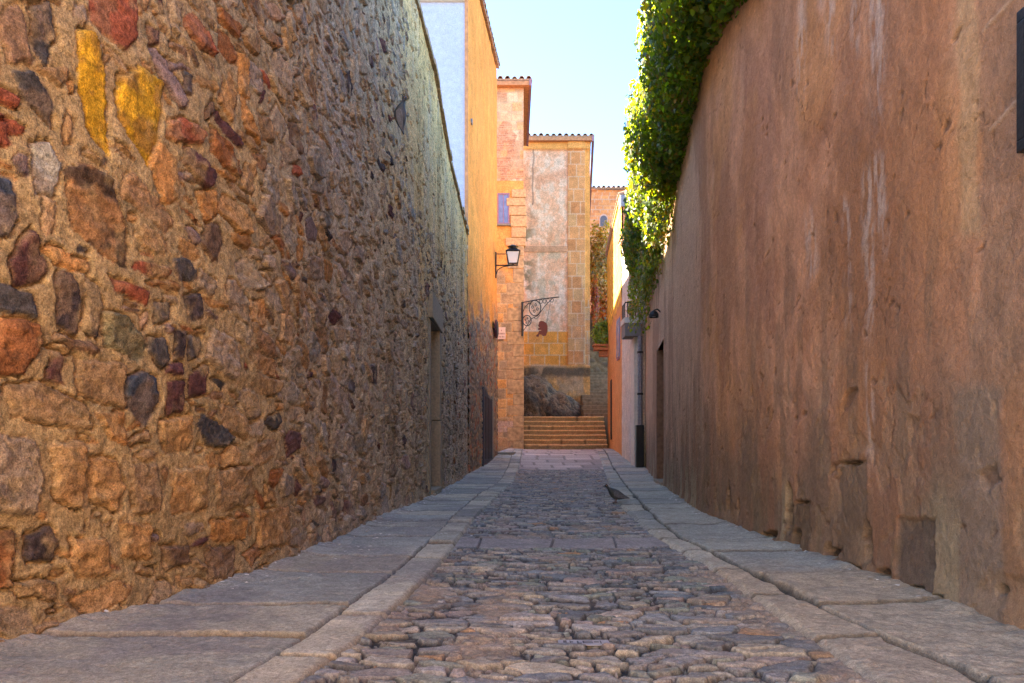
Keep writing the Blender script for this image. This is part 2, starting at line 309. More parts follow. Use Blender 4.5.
def build_left_wall():
    root = thing('rubble_wall', 'tall rough rubble stone wall along the left side, ochre and grey with dark slate stones', 'wall', (-1.2, 8, 0))
    cols = [.6]
    while cols[-1] < 16.0: cols.append(cols[-1] + (max(.0055, .0025 * cols[-1]) if cols[-1] > 1.5 else .05))
    Y = np.array(cols); Y[-1] = 16.0; s = sL(Y)
    zmax = 5.8; Z = np.arange(-.12, zmax, .0082)
    S, ZZ = np.meshgrid(s, Z); YY = np.broadcast_to(Y, S.shape)
    # zones of mortar colour
    near = 1 - ss(3.6, 5.2, YY + (fbm(S * 1.5, ZZ * 1.5, 3, 5) - .5) * 1.6)
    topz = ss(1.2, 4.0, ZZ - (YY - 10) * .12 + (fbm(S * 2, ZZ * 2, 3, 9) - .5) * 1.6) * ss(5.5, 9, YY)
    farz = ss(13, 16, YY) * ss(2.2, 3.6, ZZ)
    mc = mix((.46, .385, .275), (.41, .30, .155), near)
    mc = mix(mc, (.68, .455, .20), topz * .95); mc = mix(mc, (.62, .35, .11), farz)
    mc = mix(mc, (.33, .28, .23), near * ss(1.9, 3, ZZ) * .3)
    mc = mc * (.82 + .4 * fbm(S * 5, ZZ * 5, 5, 31))[..., None]
    mh = (fbm(S * 5, ZZ * 5, 4, 41) - .5) * .016 + (fbm(S * 24, ZZ * 30, 4, 43) - .5) * .014
    stones = []; rr = random.Random(5)
    occ = np.zeros((int(6.2 / .015) + 2, int((s[-1] + .2) / .015) + 2), bool)
    def ell(poly):
        a, b = poly.min(0), poly.max(0)
        return max(0, int(a[0] / .015)), int(b[0] / .015) + 1, max(0, int((a[1] + .15) / .015)), int((b[1] + .15) / .015) + 1
    def inside(poly, i0, i1, j0, j1, grow):
        gs, gz = np.meshgrid((np.arange(i0, i1) + .5) * .015, (np.arange(j0, j1) + .5) * .015 - .15)
        x = poly[:, 0]; z = poly[:, 1]; area = np.sum(x * np.roll(z, -1) - np.roll(x, -1) * z); d = np.full(gs.shape, -1e9)
        for e in range(len(poly)):
            q0 = poly[e]; q1 = poly[(e + 1) % len(poly)]; dx, dz = q1 - q0; ln = math.hypot(dx, dz) + 1e-9
            nx, nz = (dz / ln, -dx / ln) if area > 0 else (-dz / ln, dx / ln)
            d = np.maximum(d, (gs - q0[0]) * nx + (gz - q0[1]) * nz)
        return d < grow
    def mark(poly): 
        b = ell(poly); m = inside(poly, *b, .006); sub = occ[b[2]:b[3], b[0]:b[1]]; sub |= m[:sub.shape[0], :sub.shape[1]]
    for pts, cn in HAND:
        q = []
        for px, row in pts:
            y, z = pxL(px, row); q.append((float(sL(y)), z))
        q = np.array(q)
        dark = cn in ('slate', 'slate2', 'blue', 'maroon', 'yellow', 'red', 'pale')
        st = dict(p=q, h=rr.uniform(.002, .008) if dark else rr.uniform(.006, .015), edge=rr.uniform(.006, .012), tx=rr.uniform(-.08, .08), tz=rr.uniform(-.02, .16), rg=.016 if dark else .026, gr=.030, cv=.42, smear=.75 if dark else .5,
                  c=np.array(SC[cn]) * (1.0 if dark else 1.0))
        if dark and cn not in ('yellow',): st['c2'] = st['c'] * .6 + np.array((.30, .20, .12)) * .4
        if cn == 'brownmix': st['c2'] = np.array((.10, .065, .045))
        if cn == 'yellow': st['c2'] = np.array((.40, .22, .04)); st['smear'] = .5
        if cn == 'rust': st['c2'] = np.array((.14, .07, .04))
        stones.append(st); mark(q)
    nearpal = ['tan', 'ochre', 'orange', 'greytan', 'brown', 'orange', 'slate', 'maroon', 'red', 'brown', 'greybrown', 'rust', 'purple', 'tan']
    midpal = ['grey', 'purple', 'greybrown', 'greybrown', 'greybrown', 'grey', 'grey', 'slate2', 'tan', 'greytan', 'greytan', 'brown', 'maroon']
    for wlo, whi, hlo, hhi, tries in ((.22, .40, .11, .24, 1300), (.16, .32, .06, .14, 6000), (.11, .22, .03, .075, 11000), (.05, .11, .02, .04, 7000)):
        for _ in range(tries):
            y = rr.uniform(.8, 16) if rr.random() < .7 else rr.uniform(1.8, 6); cs = float(sL(y)); z = rr.uniform(-.1, min(5.7, .9 + .66 * y if y < 8 else 5.7))
            if z > TOPL(y) - .05: continue
            up = z > 3.4 and y > 8
            if up and rr.random() < .72: continue
            if y < 4.3 and whi < .3 and rr.random() < (.35 if whi > .2 else .6): continue
            if whi > .3 and z > 2 and y > 5 and rr.random() < .6: continue
            w = rr.uniform(wlo, whi); h = rr.uniform(hlo, hhi); an = rr.gauss(-.12, .26)
            if rr.random() < .15: w, h = h * .9, w * .8
            n = rr.choice((4, 5, 5, 6, 7)); th0 = rr.uniform(0, 6.28); q = []
            for k in range(n):
                th = th0 + (k + rr.uniform(-.28, .28)) * 2 * math.pi / n; r = rr.uniform(.78, 1.12)
                ex = math.copysign(abs(math.cos(th)) ** .75, math.cos(th)) * w / 2 * r; ez = math.copysign(abs(math.sin(th)) ** .75, math.sin(th)) * h / 2 * r
                q.append((cs + ex * math.cos(an) - ez * math.sin(an), z + ex * math.sin(an) + ez * math.cos(an)))
            q = np.array(q); b = ell(q)
            if b[1] >= occ.shape[1] or b[3] >= occ.shape[0] or q[:, 0].min() < .02: continue
            m = inside(q, *b, 0.0)
            if m.sum() < 2 or (occ[b[2]:b[3], b[0]:b[1]] & m).sum() > .06 * m.sum(): continue
            mark(q)
            nr = y + rr.uniform(-.9, .9) < 4.4
            cn = rr.choice(nearpal if nr else midpal)
            if not nr and y > 12.5 and z < 2.6 and rr.random() < .35: cn = rr.choice(('red', 'rust', 'maroon'))
            c = np.array(SC[cn]) * rr.uniform(.75, 1.25)
            if nr and rr.random() < .35: c = c * .5 + np.array((.44, .265, .115)) * .5
            if not nr and rr.random() < .62: c = c * .45 + np.array((.43, .36, .26)) * .55
            if up: c = c * .3 + np.array((.62, .42, .19)) * .7
            big = .5 + 1.0 * min(1, w / .25)
            prot = (.002 + .015 * rr.random() ** 2) * big * (.95 if not nr else .65) * (.6 if up else 1)
            stones.append(dict(p=q, h=prot, edge=rr.uniform(.005, .012), tx=rr.uniform(-.12, .16), tz=rr.uniform(-.08, .14), rg=rr.uniform(.012, .03), gr=rr.choice((.01, .022, .036)), cv=rr.uniform(.12, .3), smear=rr.uniform(.2, 1.0) if nr else rr.uniform(.6, 1.0), c=c))
    H, C, Mk = stones_on(s, Z, stones, mh, mc, 100)
    # foot of the wall: splashed mortar spreading on to the pavement
    H += ss(.16, -.05, ZZ) * .03 * fbm(S * 5, ZZ * 2, 3, 71)
    C = mix(C, (.36, .28, .19), ss(.22, 0, ZZ) * .45 * near + ss(.15, 0, ZZ) * .4 * (1 - near))
    # damp dark and pale weather stains with a shape of their own
    st1 = ss(.52, .7, fbm(S * 2.2, ZZ * .5, 4, 81)) * (1 - near) ; C = C * (1 - .25 * st1[..., None])
    C = mix(C, (.42, .38, .34), ss(.55, .75, fbm(S * 3 + 9, ZZ * .7, 4, 83)) * .35 * (1 - near))
    # door opening and its frame kept clear
    da, db, dz = 9.62, 10.52, 2.30
    fr = ((YY > da - .22) & (YY < db + .30) & (ZZ < dz + .38)); H = np.where(fr, .0 + (fbm(S * 20, ZZ * 20, 3, 3) - .5) * .006, H); C = np.where(fr[..., None], np.array((.40, .36, .25)) * (.8 + .4 * fbm(S * 9, ZZ * 9, 4, 6))[..., None], C)
    top = TOPL(YY); H = np.where(ZZ > top, 0, H); ZP = np.minimum(ZZ, top)
    dx = np.gradient(XL(Y), Y); nx = 1 / np.sqrt(1 + dx ** 2); ny = -dx / np.sqrt(1 + dx ** 2)
    V = np.stack([XL(Y)[None] + H * nx[None], Y[None] + H * ny[None], ZP], -1)
    cy = .5 * (YY[:-1, :-1] + YY[:-1, 1:]); cz = .5 * (ZZ[:-1, :-1] + ZZ[1:, :-1])
    keep = ~((cy > da) & (cy < db) & (cz < dz)) & (ZZ[:-1, :-1] < top[:-1, :-1])
    me = np_mesh('stonework', V, grid_faces(*S.shape, keep=keep), C)
    link('stonework', me, M['rubble'], root)
    # core behind it
    ys = [.62, 1.4, 2.4, 3.3, 5, 7, 9.3]; mb = MB()
    def slab(y0, y1, z0, off=.06, th=.45):
        a, b = float(XL(y0)), float(XL(y1))
        mb.prism([(a - off, y0), (b - off, y1), (b - off - th, y1), (a - off - th, y0)], z0, [TOPL(y0) - .02, TOPL(y1) - .02, TOPL(y1) - .02, TOPL(y0) - .02])
    for a, b in zip(ys[:-1], ys[1:]): slab(a, b, -.1)
    slab(9.3, da - .04, -.1, .05); slab(da - .04, db + .04, dz + .05, .05); slab(db + .04, 12, -.1, .05); slab(12, 14, -.1); slab(14, 16, -.1)
    mb.build('wall_core', M['granite'], root)
    # coping of old tiles and mortar along the top
    cp = MB(); y = .62; rr2 = random.Random(3)
    while y < 15.95:
        ln = min(rr2.uniform(.2, .34), 16.0 - y); x0, x1 = float(XL(y)), float(XL(y + ln)); z = float(TOPL(y)); z1 = float(TOPL(y + ln)); o = rr2.uniform(.03, .07); t = rr2.uniform(.05, .075)
        cp.prism([(x0 + o, y), (x1 + o, y + ln - .012), (x1 - .55, y + ln - .012), (x0 - .55, y)], [z - .01, z1 - .01, z1 + .1, z + .1], [z + t, z1 + t, z1 + .2, z + .2]); y += ln
    cp.build('coping', smat('coping_mortar', (.30, .22, .14), .95, 0, .6, 16, .35), root, .006)
    # door set deep in its granite frame
    dr = MB(); a, b = float(XL(da)), float(XL(db)); x = min(a, b) - .30
    dr.prism([(x, da - .05), (x, db + .05), (x - .06, db + .05), (x - .06, da - .05)], 0.02, dz + .05); dd = dr.build('door', M['wood'], root)
    bo = MB()
    for k in range(4): bo.box((x + .002, da + .12 + k * .22, .1), (x + .012, da + .14 + k * .22, dz - .05))
    bo.tube([(x + .01, db - .2, 1.05), (x + .05, db - .2, 1.05), (x + .05, db - .2, 1.0)], .012, 6); bo.build('handle', M['iron'], dd)
    j = MB(); j.box((b - .30, db, -.02), (b + .030, db + .20, 1.02)); j.build('door_jamb', M['granite'], root, .012)
    j = MB(); j.box((b - .30, db + .002, 1.03), (b + .024, db + .19, dz)); j.build('door_jamb', M['granite'], root, .012)
    j = MB(); j.box((a - .30, da - .16, -.02), (a + .010, da, dz)); j.build('door_jamb', M['granite'], root, .012)
    l = MB(); l.box((b - .30, da - .2, dz + .003), (b + .040, db + .25, dz + .34)); l.build('lintel', M['granite'], root, .015)
    t = MB(); t.box((b - .30, da + .002, -.02), (b + .05, db - .002, .09)); t.build('threshold', M['granite'], root, .01)
build_left_wall()

# ------------------------------------------------------------------ right plaster wall
def build_right_wall():
    root = thing('plaster_wall', 'long stained pinkish orange plaster wall along the right side, under the ivy', 'wall', (1.9, 8, 0))
    cols = [-8.8]
    while cols[-1] < 18: cols.append(cols[-1] + (max(.006, .0034 * cols[-1]) if cols[-1] > 1.4 else .08))
    Y = np.array(cols); Y[-1] = 18.0; Z = np.arange(-.1, 4.32, .0105)
    YY, ZZ = np.meshgrid(Y, Z); G = GZ(YY)
    PX = CX + F * XR(YY) / np.maximum(YY, .5); ROW = HOR - (ZZ - CH) * F / np.maximum(YY, .5)   # where the stains were measured; used once, then fixed to the wall
    big = fbm(YY * .9, ZZ * .7, 4, 201); med = fbm(YY * 3.2, ZZ * 1.6, 5, 203); fine = fbm(YY * 14, ZZ * 11, 4, 205)
    stre = fbm(YY * 9, ZZ * .55, 4, 207); stre2 = fbm(YY * 26, ZZ * .8, 4, 209)
    c = mix((.52, .265, .14), (.60, .315, .185), ss(.35, .65, big))
    c = mix(c, (.40, .18, .095), ss(.48, .72, med) * .5); c = mix(c, (.60, .36, .23), ss(.5, .75, stre) * .3)
    c = mix(c, (.30, .17, .11), ss(.55, .8, fbm(YY * 5 + 5, ZZ * 1.2, 5, 211)) * .5)
    c = mix(c, (.54, .26, .10), ss(.52, .7, fbm(YY * 1.6 + 30, ZZ * 1.1, 4, 213)) * .5)
    c = c * (.84 + .32 * fine)[..., None]
    def blob(px0, px1, r0, r1, soft=10, wob=14, sd=0):
        w = (fbm(YY * 6, ZZ * 4, 3, 300 + sd) - .5) * 2 * wob
        return ss(px0 - soft, px0 + soft, PX + w) * ss(px1 + soft, px1 - soft, PX + w) * ss(r0 - soft * 2, r0 + soft * 2, ROW + w) * ss(r1 + soft * 2, r1 - soft * 2, ROW + w)
    vis = YY > 1.3
    # beyond the bend the render is paler and smoother
    c = mix(c, np.array((.60, .37, .24)) * (.93 + .14 * fine)[..., None], ss(708, 694, PX + (stre - .5) * 14) * .85 * vis)
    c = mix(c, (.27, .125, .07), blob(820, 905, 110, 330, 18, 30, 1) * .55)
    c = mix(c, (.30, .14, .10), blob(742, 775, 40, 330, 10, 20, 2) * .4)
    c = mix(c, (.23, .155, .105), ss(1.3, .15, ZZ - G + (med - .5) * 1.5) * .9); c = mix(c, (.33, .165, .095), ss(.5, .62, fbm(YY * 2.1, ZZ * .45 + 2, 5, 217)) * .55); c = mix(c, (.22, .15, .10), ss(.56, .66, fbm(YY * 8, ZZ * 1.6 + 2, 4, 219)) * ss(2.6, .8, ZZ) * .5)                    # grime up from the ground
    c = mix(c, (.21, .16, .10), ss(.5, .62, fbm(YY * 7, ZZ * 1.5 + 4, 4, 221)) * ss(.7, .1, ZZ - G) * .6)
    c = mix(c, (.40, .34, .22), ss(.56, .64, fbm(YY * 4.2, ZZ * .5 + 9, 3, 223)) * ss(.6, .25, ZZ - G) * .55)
    # white lime runs
    runs = [(872, 5, -10, 90), (880, 4, -10, 130), (868, 4, 165, 345), (878, 5, 150, 240), (886, 3, 190, 260), (812, 4, 205, 290), (846, 3, 195, 290), (820, 4, -10, 20), (834, 4, -10, 60), (857, 3, -10, 60), (800, 3, -10, 110), (845, 3, 290, 340), (870, 3, 330, 470)]
    for i, (px, w, a, b) in enumerate(runs):
        wob = (fbm(YY * 0 + i, ZZ * 3, 3, 240 + i) - .5) * 10
        m = ss(w * 2.2, w * .1, np.abs(PX - px + wob) + (fine - .5) * w * 1.6) * ss(a - 6, a + 14, ROW) * ss(b + 8, b - 30, ROW) * ss(.38, .6, fbm(YY * 30, ZZ * 7, 3, 260 + i))
        c = mix(c, (.60, .50, .44), m * .5 * vis)
    # strips and repairs at the near end
    c = mix(c, np.array((.50, .33, .185)) * (.85 + .3 * fine)[..., None], blob(957, 977, -20, 235, 4, 7, 3) * .7 * vis)
    c = mix(c, np.array((.32, .19, .12)) * (.8 + .4 * fine)[..., None], ss(977, 983, PX + (fine - .5) * 8) * ss(420, 360, ROW) * .75 * vis)
    c = mix(c, np.array((.275, .20, .145)) * (.8 + .4 * med)[..., None], blob(958, 1003, 385, 700, 4, 7, 5) * .8 * vis)
    c = mix(c, (.36, .19, .095), ss(1001, 1008, PX + (fine - .5) * 10) * ss(330, 420, ROW) * .6 * vis)
    h = (fbm(YY * 1.3, ZZ * 1.3, 3, 231) - .5) * .03 + (fbm(YY * 9, ZZ * 9, 4, 233) - .5) * .009 + (fbm(YY * 34, ZZ * 34, 3, 235) - .5) * .006
    # patched rectangles near the foot, with a sharp edge
    for a, b, r0, r1, col, dep in ((896, 934, 518, 595, (.17, .125, .095), -.014), (784, 810, 503, 552, (.19, .13, .085), -.010), (836, 866, 460, 575, (.24, .16, .105), -.008)):
        w = (fbm(YY * 20, ZZ * 20, 2, 270) - .5) * 5
        m = ss(a - 1, a + 1.5, PX + w) * ss(b + 1, b - 1.5, PX + w) * ss(r0 - 1.5, r0 + 1.5, ROW + w) * ss(r1 + 2, r1 - 2, ROW)
        c = mix(c, np.array(col) * (.8 + .4 * fine)[..., None], m * .9); h = h + dep * m
    # fallen render: holes
    for px, row, rx, ry in ((866, 545, 6, 22), (884, 576, 9, 9), (832, 552, 8, 8), (796, 540, 4, 10), (789, 508, 3, 22), (1000, 590, 6, 5), (850, 570, 12, 7), (935, 600, 8, 5), (770, 535, 8, 4), (912, 590, 10, 4), (728, 497, 1.5, 14), (738, 505, 1.2, 10), (800, 502, 9, 2), (848, 463, 14, 1.6)):
        w = fbm(YY * 16, ZZ * 16, 4, 280) * 1.1
        m = ss(1.2, .55, np.hypot((PX - px) / rx, (ROW - row) / ry) + w - .5) * vis
        h = h - .07 * m; c = mix(c, (.09, .068, .05), m * .9)
    # scattered pits and flaking
    pid, pe, _, _ = voronoi(YY * 5, ZZ * 5, 290, .9); pit = ss(.80, .95, pid) * ss(1.6, .9, ZZ) * ss(.36, .44, pe + (fine - .5) * .2)
    h = h - .016 * pit; c = mix(c, (.20, .12, .08), pit * .6)
    fl = ss(.63, .66, fbm(YY * 4, ZZ * 2.6, 5, 295)) * ss(1.9, .6, ZZ); h = h - .007 * fl; c = mix(c, (.36, .24, .15), fl * .4)
    sid_, se_, _, _ = voronoi(YY * 16, ZZ * 16, 316, .95); sp_ = ss(.965, .98, sid_) * ss(.26, .36, se_ + (fine - .5) * .3); h = h - .008 * sp_; c = mix(c, (.17, .10, .07), sp_ * .7)
    # hairline cracks
    ck = voronoi_m(YY + (fbm(YY * 3, ZZ * 3, 4, 311) - .5) * .5, ZZ + (fbm(YY * 3 + 7, ZZ * 3, 4, 312) - .5) * .6, .9, 1.3, 313)[1]; cm = ss(.0065, .001, ck) * ss(.5, .6, fbm(YY * 1.2, ZZ * 1.2, 3, 314)); h = h - .006 * cm; c = mix(c, (.16, .09, .06), cm * .7)
    # two pale scratches
    for (x0, y0, x1, y1) in ((985, 30, 1012, 0), (990, 130, 1021, 95)):
        t = np.clip(((PX - x0) * (x1 - x0) + (ROW - y0) * (y1 - y0)) / ((x1 - x0) ** 2 + (y1 - y0) ** 2), 0, 1)
        m = ss(2.2, .8, np.hypot(PX - x0 - t * (x1 - x0), ROW - y0 - t * (y1 - y0))) * vis; c = mix(c, (.52, .36, .25), m * .6); h = h + .004 * m
    # foot splays out a little
    h = h + ss(.14, -.02, ZZ - G) * .03 * fbm(YY * 6, ZZ * 3, 3, 299)
    da, db, dz = 12.1, 13.55, 2.42
    dx = np.gradient(XR(Y), Y); nx = -1 / np.sqrt(1 + dx ** 2); ny = dx / np.sqrt(1 + dx ** 2)
    edge = (YY > da - .03) & (YY < db + .03) & (ZZ < dz + .03); h = np.where(edge, 0, h)
    V = np.stack([XR(Y)[None] + h * nx[None], Y[None] + h * ny[None], ZZ], -1)
    cy = .5 * (YY[:-1, :-1] + YY[:-1, 1:]); cz = .5 * (ZZ[:-1, :-1] + ZZ[1:, :-1])
    keep = ~((cy > da) & (cy < db) & (cz < dz))
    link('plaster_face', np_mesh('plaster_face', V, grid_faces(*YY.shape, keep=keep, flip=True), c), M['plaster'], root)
    mb = MB()
    def slab(y0, y1, z0):
        a, b = float(XR(y0)) + .11, float(XR(y1)) + .11
        mb.prism([(a, y0), (a + .5, y0), (b + .5, y1), (b, y1)], z0, 4.31)
    for a, b in ((-8.8, 3), (3, 6.5), (6.5, 7.3), (7.3, da), (db, 18)): slab(a, b, -.1)
    slab(da, db, dz + .02); mb.build('wall_core', M['soffit'], root)
    a, b = float(XR(da)), float(XR(db)); d = MB(); d.prism([(a + .34, da - .05), (a + .4, da - .05), (b + .4, db + .05), (b + .34, db + .05)], 0, dz + .1); dd = d.build('door', M['wood'], root)
    k = MB()
    for q in range(5):
        t = (q + .5) / 5; y = da + (db - da) * t; x = a + (b - a) * t + .325; k.box((x, y - .01, .1), (x + .02, y + .01, dz))
    k.build('door_batten', M['wood'], dd)
    j = MB(); j.prism([(b - .012, db - .002), (b + .36, db - .002), (b + .36, db + .045), (b - .012, db + .045)], 0, dz); j.build('door_jamb', smat('brown_jamb', (.20, .11, .07), .9, 0, .3, 15, .25), root)
    s = MB(); s.prism([(a - .05, da - .03), (a + .35, da - .03), (b + .35, db + .06), (b - .06, db + .06)], -.05, .07); s.build('threshold', M['granite'], root, .01)
build_right_wall()

# ------------------------------------------------------------------ ground: cobbled road, pavements
def rowsY(y0, y1):
    r = [y0]
    while r[-1] < y1:
        y = r[-1]; r.append(y + (min(.055, max(.0058, .5 * y * y / 481)) if y > 1.55 else .04))
    r[-1] = y1; return np.array(r)
RY = rowsY(.2, 25.6)
def slab_fn(X, Y, u, seed, lens, kerb_u=None):
    """joints across a run of slabs: u across (m), lengths vary along Y"""
    rr = random.Random(seed); cuts = [-2.0]
    while cuts[-1] < 27: cuts.append(cuts[-1] + rr.uniform(*lens))
    cuts = np.array(cuts); yw = Y + (X - .0) * rr.uniform(-.06, .06) + (fbm(X * 3, Y * 3, 2, seed) - .5) * .03
    k = np.searchsorted(cuts, yw); d = np.minimum(np.abs(yw - cuts[np.clip(k - 1, 0, len(cuts) - 1)]), np.abs(cuts[np.clip(k, 0, len(cuts) - 1)] - yw))
    return k, d
SL = [(.39, .385, .32), (.34, .345, .30), (.44, .42, .335), (.31, .32, .285), (.46, .42, .32)]
def build_ground():
    mb = MB(); mb.box((-300, -300, -.6), (300, 600, -.35)); g = mb.build('ground', M['earth']); g['kind'] = 'structure'
    # ---- cobbled road
    nc = 300; U = np.linspace(0, 1, nc); Y, UU = np.meshgrid(RY, U, indexing='ij'); xl = ROADL(Y); xr = ROADR(Y); X = xl + UU * (xr - xl)
    wob = .03
    wx = X + (fbm(X * 5, Y * 5, 3, 1) - .5) * .10; wy = Y + (fbm(X * 5 + 9, Y * 5, 3, 2) - .5) * .07 + X * .05
    idv, e, cx, cy = voronoi_m(wx, wy, .155, .084, 400, .95)
    id2, e2, cx2, cy2 = voronoi_m(wx + .031, wy + .017, .095, .055, 480, .95); small = r2(idv, 11) > .62      # some stones are broken into smaller pieces
    e = np.where(small, np.minimum(e, e2), e); cx = np.where(small, cx2 - .031, cx); cy = np.where(small, cy2 - .017, cy); idv = np.where(small, r2(idv + id2, 12), idv)
    e = e + (fbm(X * 40, Y * 40, 3, 403) - .5) * .014
    gw = .003 + .006 * vn(X * 7, Y * 7, 404) ** 2
    gap = ss(gw, gw + .005, e); dome = ss(.0, .016, e)
    tiltx = (r2(idv, 1) - .5) * .10; tilty = (r2(idv, 2) - .62) * .22
    hs = (r2(idv, 3) - .5) * .012 + tiltx * (wx - cx) + tilty * (wy - cy) + dome * .004 + (fbm(X * 14 + idv * 99, Y * 30, 4, 405) - .5) * .012
    sand = ss(.66, .82, fbm(X * 2.6, Y * 1.5, 4, 411) + ss(3.9, 2.6, Y) * ss(.55, .95, X) * .34 - ss(5, 8, Y) * .1 + ss(4.0, 3.5, Y) * ss(3.2, 3.6, Y) * ss(.4, .8, X) * .15)
    hg = -.018 + ss(.35, .7, fbm(X * 3, Y * 3, 3, 406)) * .010 + sand * .012 + (fbm(X * 30, Y * 30, 3, 407) - .5) * .010
    h = np.where(gap * hs + (1 - gap) * hg > hg, gap * hs + (1 - gap) * hg, hg)
    h = np.maximum(h, hg)
    cc = pal(r2(idv, 4), [(.18, .175, .19), (.23, .20, .20), (.145, .155, .18), (.28, .225, .20), (.20, .185, .195), (.33, .27, .22), (.11, .115, .13), (.26, .23, .21), (.19, .20, .18), (.25, .19, .18)])
    cc = cc * np.array((1.2, 1.3, 1.18)) * (.75 + .5 * r2(idv, 5))[..., None] * (.8 + .4 * fbm(X * 20, Y * 20, 4, 409))[..., None]
    cc = np.where((r2(idv, 6) > .978)[..., None], np.array((.42, .40, .37)), cc); cc = np.where((r2(idv, 7) > .982)[..., None], np.array((.40, .24, .12)), cc)
    cc = mix(cc, (.36, .27, .20), ss(3.6, 2.2, Y) * .22)
    dirt = mix(mix((.035, .030, .026), (.10, .075, .055), ss(.4, .65, fbm(X * 5, Y * 5, 3, 415))), (.32, .24, .165), sand); t = ss(-.002, .006, h - hg) * gap
    c = mix(dirt, cc, t * (1 - .35 * sand)); c = mix(c, (.34, .26, .185), sand * .45)
    # slab band across the lane
    ba = 4.80 + X * .03; bb = 5.30 + X * .03; band = (Y > ba) & (Y < bb)
    jx = .010 + np.min(np.stack([np.abs(X - .27 - (Y - 5) * .1), np.abs(X - .70 - (Y - 5) * .1), np.abs(X + .22)]), 0); jd = np.minimum(np.minimum(Y - ba, bb - Y), jx)
    hb = .004 * ss(0, .02, jd) + (fbm(X * 12, Y * 12, 3, 421) - .5) * .008 - .03 * ss(.022, .004, jx)
    cb = np.array((.27, .255, .245)) * (.75 + .5 * fbm(X * 9, Y * 9, 4, 423))[..., None]; cb = mix(cb, (.06, .05, .04), ss(.022, .006, jx) * .9)
    h = np.where(band, hb, h); c = np.where(band[..., None], cb, c)
    # paved head of the lane
    pav = ss(17.3, 17.6, Y); sid, sd = ashlar(X, Y + (fbm(X * 2, Y * 2, 2, 431) - .5) * .05, .75, .62, 430); cp = np.array((.42, .37, .33)) * (.7 + .6 * sid)[..., None]; cp = mix(cp, (.15, .13, .11), ss(.05, .02, sd) * .7)
    h = h * (1 - pav) + (.0 - .012 * ss(.04, .01, sd)) * pav; c = mix(c, cp, pav)
    z = GZ(Y) + h + .012 * (np.abs(UU - .5) * 2) ** 2 - .012
    V = np.stack([X, Y, z], -1); o = link('road', np_mesh('road', V, grid_faces(*X.shape, flip=True), c), M['cobble']); o['kind'] = 'structure'
    # ---- left pavement: kerb row + flags
    nc = 130; U = np.linspace(0, 1, nc); Y, UU = np.meshgrid(RY, U, indexing='ij'); x0 = XL(Y) - .08; x1 = ROADL(Y); X = x0 + UU * (x1 - x0)
    ed = x1 - X; kw = .205 + np.clip(Y - 6, 0, 4) * .02
    k1, d1 = slab_fn(X, Y, ed, 51, (.42, .8)); k2, d2 = slab_fn(X, Y, ed, 52, (.42, .78))
    kerb = ed < kw; dl = np.abs(ed - kw + (fbm(X * 8, Y * 8, 2, 441) - .5) * .02); dc = np.where(kerb, d1, d2); jw = np.clip(.010 + .0035 * Y, .012, .03); d = np.minimum(dc * .016 / jw, dl * 1.8)
    sid = np.where(kerb, _h(k1, k1 * 0 + 1, 5), _h(k2, k2 * 0 + 2, 6))
    d = d + (fbm(X * 25, Y * 25, 3, 443) - .5) * .012
    h = (sid - .5) * .014 + (fbm(X * 6, Y * 6, 4, 445) - .5) * .018 + (fbm(X * 26, Y * 26, 3, 447) - .5) * .006 - ss(.020, .004, d) * .022 + np.where(kerb, .010, .007)
    h = h - ss(.03, .0, ed) * .035 * (.6 + .8 * fbm(X * 6, Y * 6, 2, 449))                    # worn arris of the kerb
    c = pal(r2(sid, 3), SL) * (.82 + .36 * r2(sid, 9))[..., None] * (.74 + .52 * fbm(X * 5, Y * 5, 5, 451))[..., None]
    c = mix(c, mix((.13, .10, .07), (.10, .085, .07), ss(4, 7, Y)), ss(.024, .008, d) * .9); c = mix(c, (.30, .215, .12), ss(.06, .0, ed) * ss(5, 3.5, Y) * .75)
    c = mix(c, (.37, .285, .20), ss(3.6, 2.4, Y) * .35 * fbm(X * 3, Y * 3, 3, 453)); c = mix(c, (.22, .21, .21), ss(.5, .65, fbm(X * 2.5, Y * 2.5, 4, 455)) * .5)
    wl = X - XL(Y); h = h + ss(.16, .0, wl) * .035 * fbm(X * 9, Y * 9, 4, 457); c = mix(c, (.36, .33, .30), ss(.2, .02, wl) * .55 * fbm(X * 12, Y * 12, 4, 459))
    V = np.stack([X, Y, GZ(Y) + h], -1); o = link('pavement', np_mesh('pavement', V, grid_faces(*X.shape, flip=True), c), M['slab']); o['kind'] = 'structure'
    # ---- right pavement
    nc = 110; U = np.linspace(0, 1, nc); Y, UU = np.meshgrid(RY, U, indexing='ij'); x0 = ROADR(Y); x1 = XR(Y) + .08; X = x0 + UU * (x1 - x0)
    gl = GUT(Y); kerb = X < gl; k1, d1 = slab_fn(X, Y, X, 61, (.5, .95)); k2, d2 = slab_fn(X, Y, X, 62, (.55, 1.0))
    dg = np.abs(X - gl + (fbm(X * 7, Y * 7, 3, 461) - .5) * .03); wide = .020 + .022 * ss(.5, .7, fbm(Y * 1.8, Y * 0, 2, 463))
    d = np.where(kerb, d1, d2) * .016 / np.clip(.010 + .0035 * Y, .012, .03) + (fbm(X * 25, Y * 25, 3, 465) - .5) * .012; sid = np.where(kerb, _h(k1, k1 * 0 + 3, 5), _h(k2, k2 * 0 + 4, 6))
    h = (sid - .5) * .012 + (fbm(X * 5, Y * 5, 4, 467) - .5) * .02 + (fbm(X * 26, Y * 26, 3, 469) - .5) * .007 - ss(.014, .002, d) * .010 - ss(wide, wide * .3, dg) * .045 + .012
    h = h - ss(.04, .0, X - x0) * .025
    c = pal(r2(sid, 3), SL) * (.8 + .4 * fbm(X * 5, Y * 5, 5, 471))[..., None]
